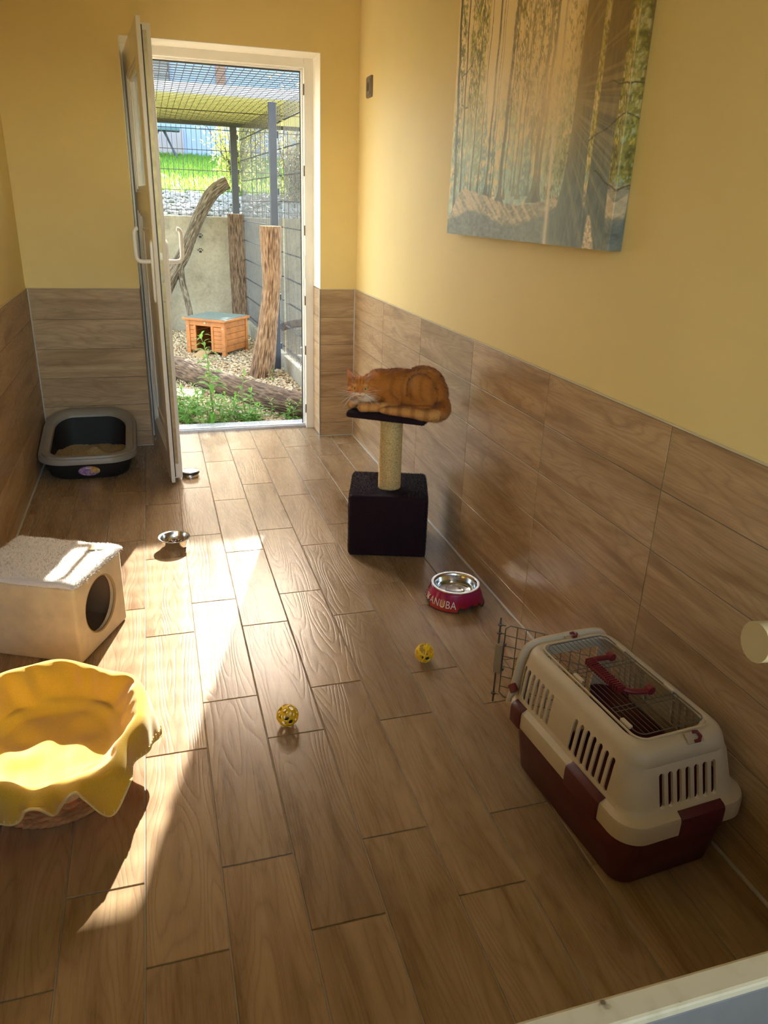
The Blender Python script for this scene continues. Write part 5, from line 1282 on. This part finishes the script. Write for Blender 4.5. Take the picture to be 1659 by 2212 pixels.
# maroon clamps over the lip
prof=[(-.016,.2055),(-.004,.2015),(.0015,.1965),(.0032,.189),(.0032,.150),(-.006,.150)]
def clamp(axis,s0,s1,sgn,edge):
    loops=[]
    for s in (s0,s0+.004,s1-.004,s1):
        k=0 if s in (s0,s1) else .0012
        loops.append([((sgn*(edge+o+k),s,z+k*.5) if axis=='y' else (s,sgn*(edge+o+k),z+k*.5)) for o,z in prof])
    MB().loft(loops,True,True).build('clamp',MAROON,pcx,smooth=25)
for sgn in (-1,1):
    clamp('y',.162,.206,sgn,.1655); clamp('y',-.155,-.035,sgn,.1655)
clamp('x',-.030,.082,-1,.251); 
# front frame flange
pth=smoothpath([(-.158,.247,.17),(-.152,.247,.205),(-.142,.247,.26),(-.134,.247,.305),(-.118,.247,.332),(-.085,.247,.345),(0,.247,.348),(.085,.247,.345),(.118,.247,.332),(.134,.247,.305),(.142,.247,.26),(.152,.247,.205),(.158,.247,.17)],5)
m=MB(); loops=[]
for q in pth:
    c=V((0,.247,.20)); r=V(q)-c; rn=r.normalized(); loops.append([tuple(V(q)+rn*a+V((0,b_,0))) for a,b_ in ((-.030,.006),(-.006,.006),(-.0015,.004),(-.0015,-.002),(-.007,-.006),(-.030,-.006))])
m.loft(loops,True,True).build('front_flange',CREAM,pcx,smooth=40)
# latches
def latch(M):
    m=MB().box(-.021,.021,-.004,.020,-.001,.0012,M); m.build('latch_shade_plate',plain('shaded cream plastic',(.44,.35,.22),.5),pcx,bevel=.0008)  # flat plate in darker cream, the shade of a recess put into its colour
    m=MB().tube([M@V(p) for p in [(-.002,.018,.004),(.008,.016,.006),(.011,.006,.007),(.004,-.002,.006),(-.006,-.001,.005)]],.0036,8); m.build('latch',MAROON2,pcx,smooth=60)
latch(Matrix.Translation((.030,-.188,.3315)) @ Matrix.Rotation(math.radians(38),4,'X'))
latch(Matrix.Translation((.010,.2265,.3395)))
MB().cyl((-.150,.225,.215),(-.150,.240,.225),.011,n=16).build('side_latch',MAROON2,pcx,smooth=40)
# open wire door at the front: its own hinge line
hx=V((.096,.252,0)); fx=V((-.076,.424,0)); dd=(fx-hx).normalized(); wl=(fx-hx).length
m=MB(); zb,zt=.052,.285
def at_(s,z): p=hx+dd*s; return (p.x,p.y,z)
m.tube([at_(.006,zb),at_(wl-.02,zb),at_(wl-.006,zb+.012),at_(wl-.006,zt-.012),at_(wl-.02,zt),at_(.006,zt)],.0017,8,closed=True)
for i in range(1,9): m.tube([at_(.006+(wl-.02)*i/9,zb),at_(.006+(wl-.02)*i/9,zt)],.0014,6)
for i in range(1,7): z=zb+(zt-zb)*i/7; m.tube([at_(.006,z),at_(wl-.006,z)],.0014,6)
wd=m.build('wire_door',DWIRE,pcx,smooth=60)
m=MB().tube([at_(wl+.010,zb-.024),at_(wl+.010,zt+.018)],.0026,8)
for z in (zb+.004,zt-.004,zt-.03): m.cyl(at_(wl+.010,z-.002),at_(wl+.010,z+.002),.007,n=12).tube([at_(wl-.006,z),at_(wl+.010,z)],.0018,6)
m.build('latch_rod',DWIRE,wd,smooth=60)
ang=math.atan2(dd.y,dd.x)
MB().box(-.011,.011,-.008,.008,-.047,.047,Matrix.Translation(at_(wl+.006,.175))@Matrix.Rotation(ang,4,'Z')).build('latch_housing',plain('taupe plastic',(.33,.27,.18),.45),wd,bevel=.003)
for z in (.135,.215): MB().box(-.016,.012,-.016,-.006,z-.175-.004,z-.175+.004,Matrix.Translation(at_(wl+.006,.175))@Matrix.Rotation(ang,4,'Z')).build('finger_tab',DWIRE,wd,bevel=.0015)
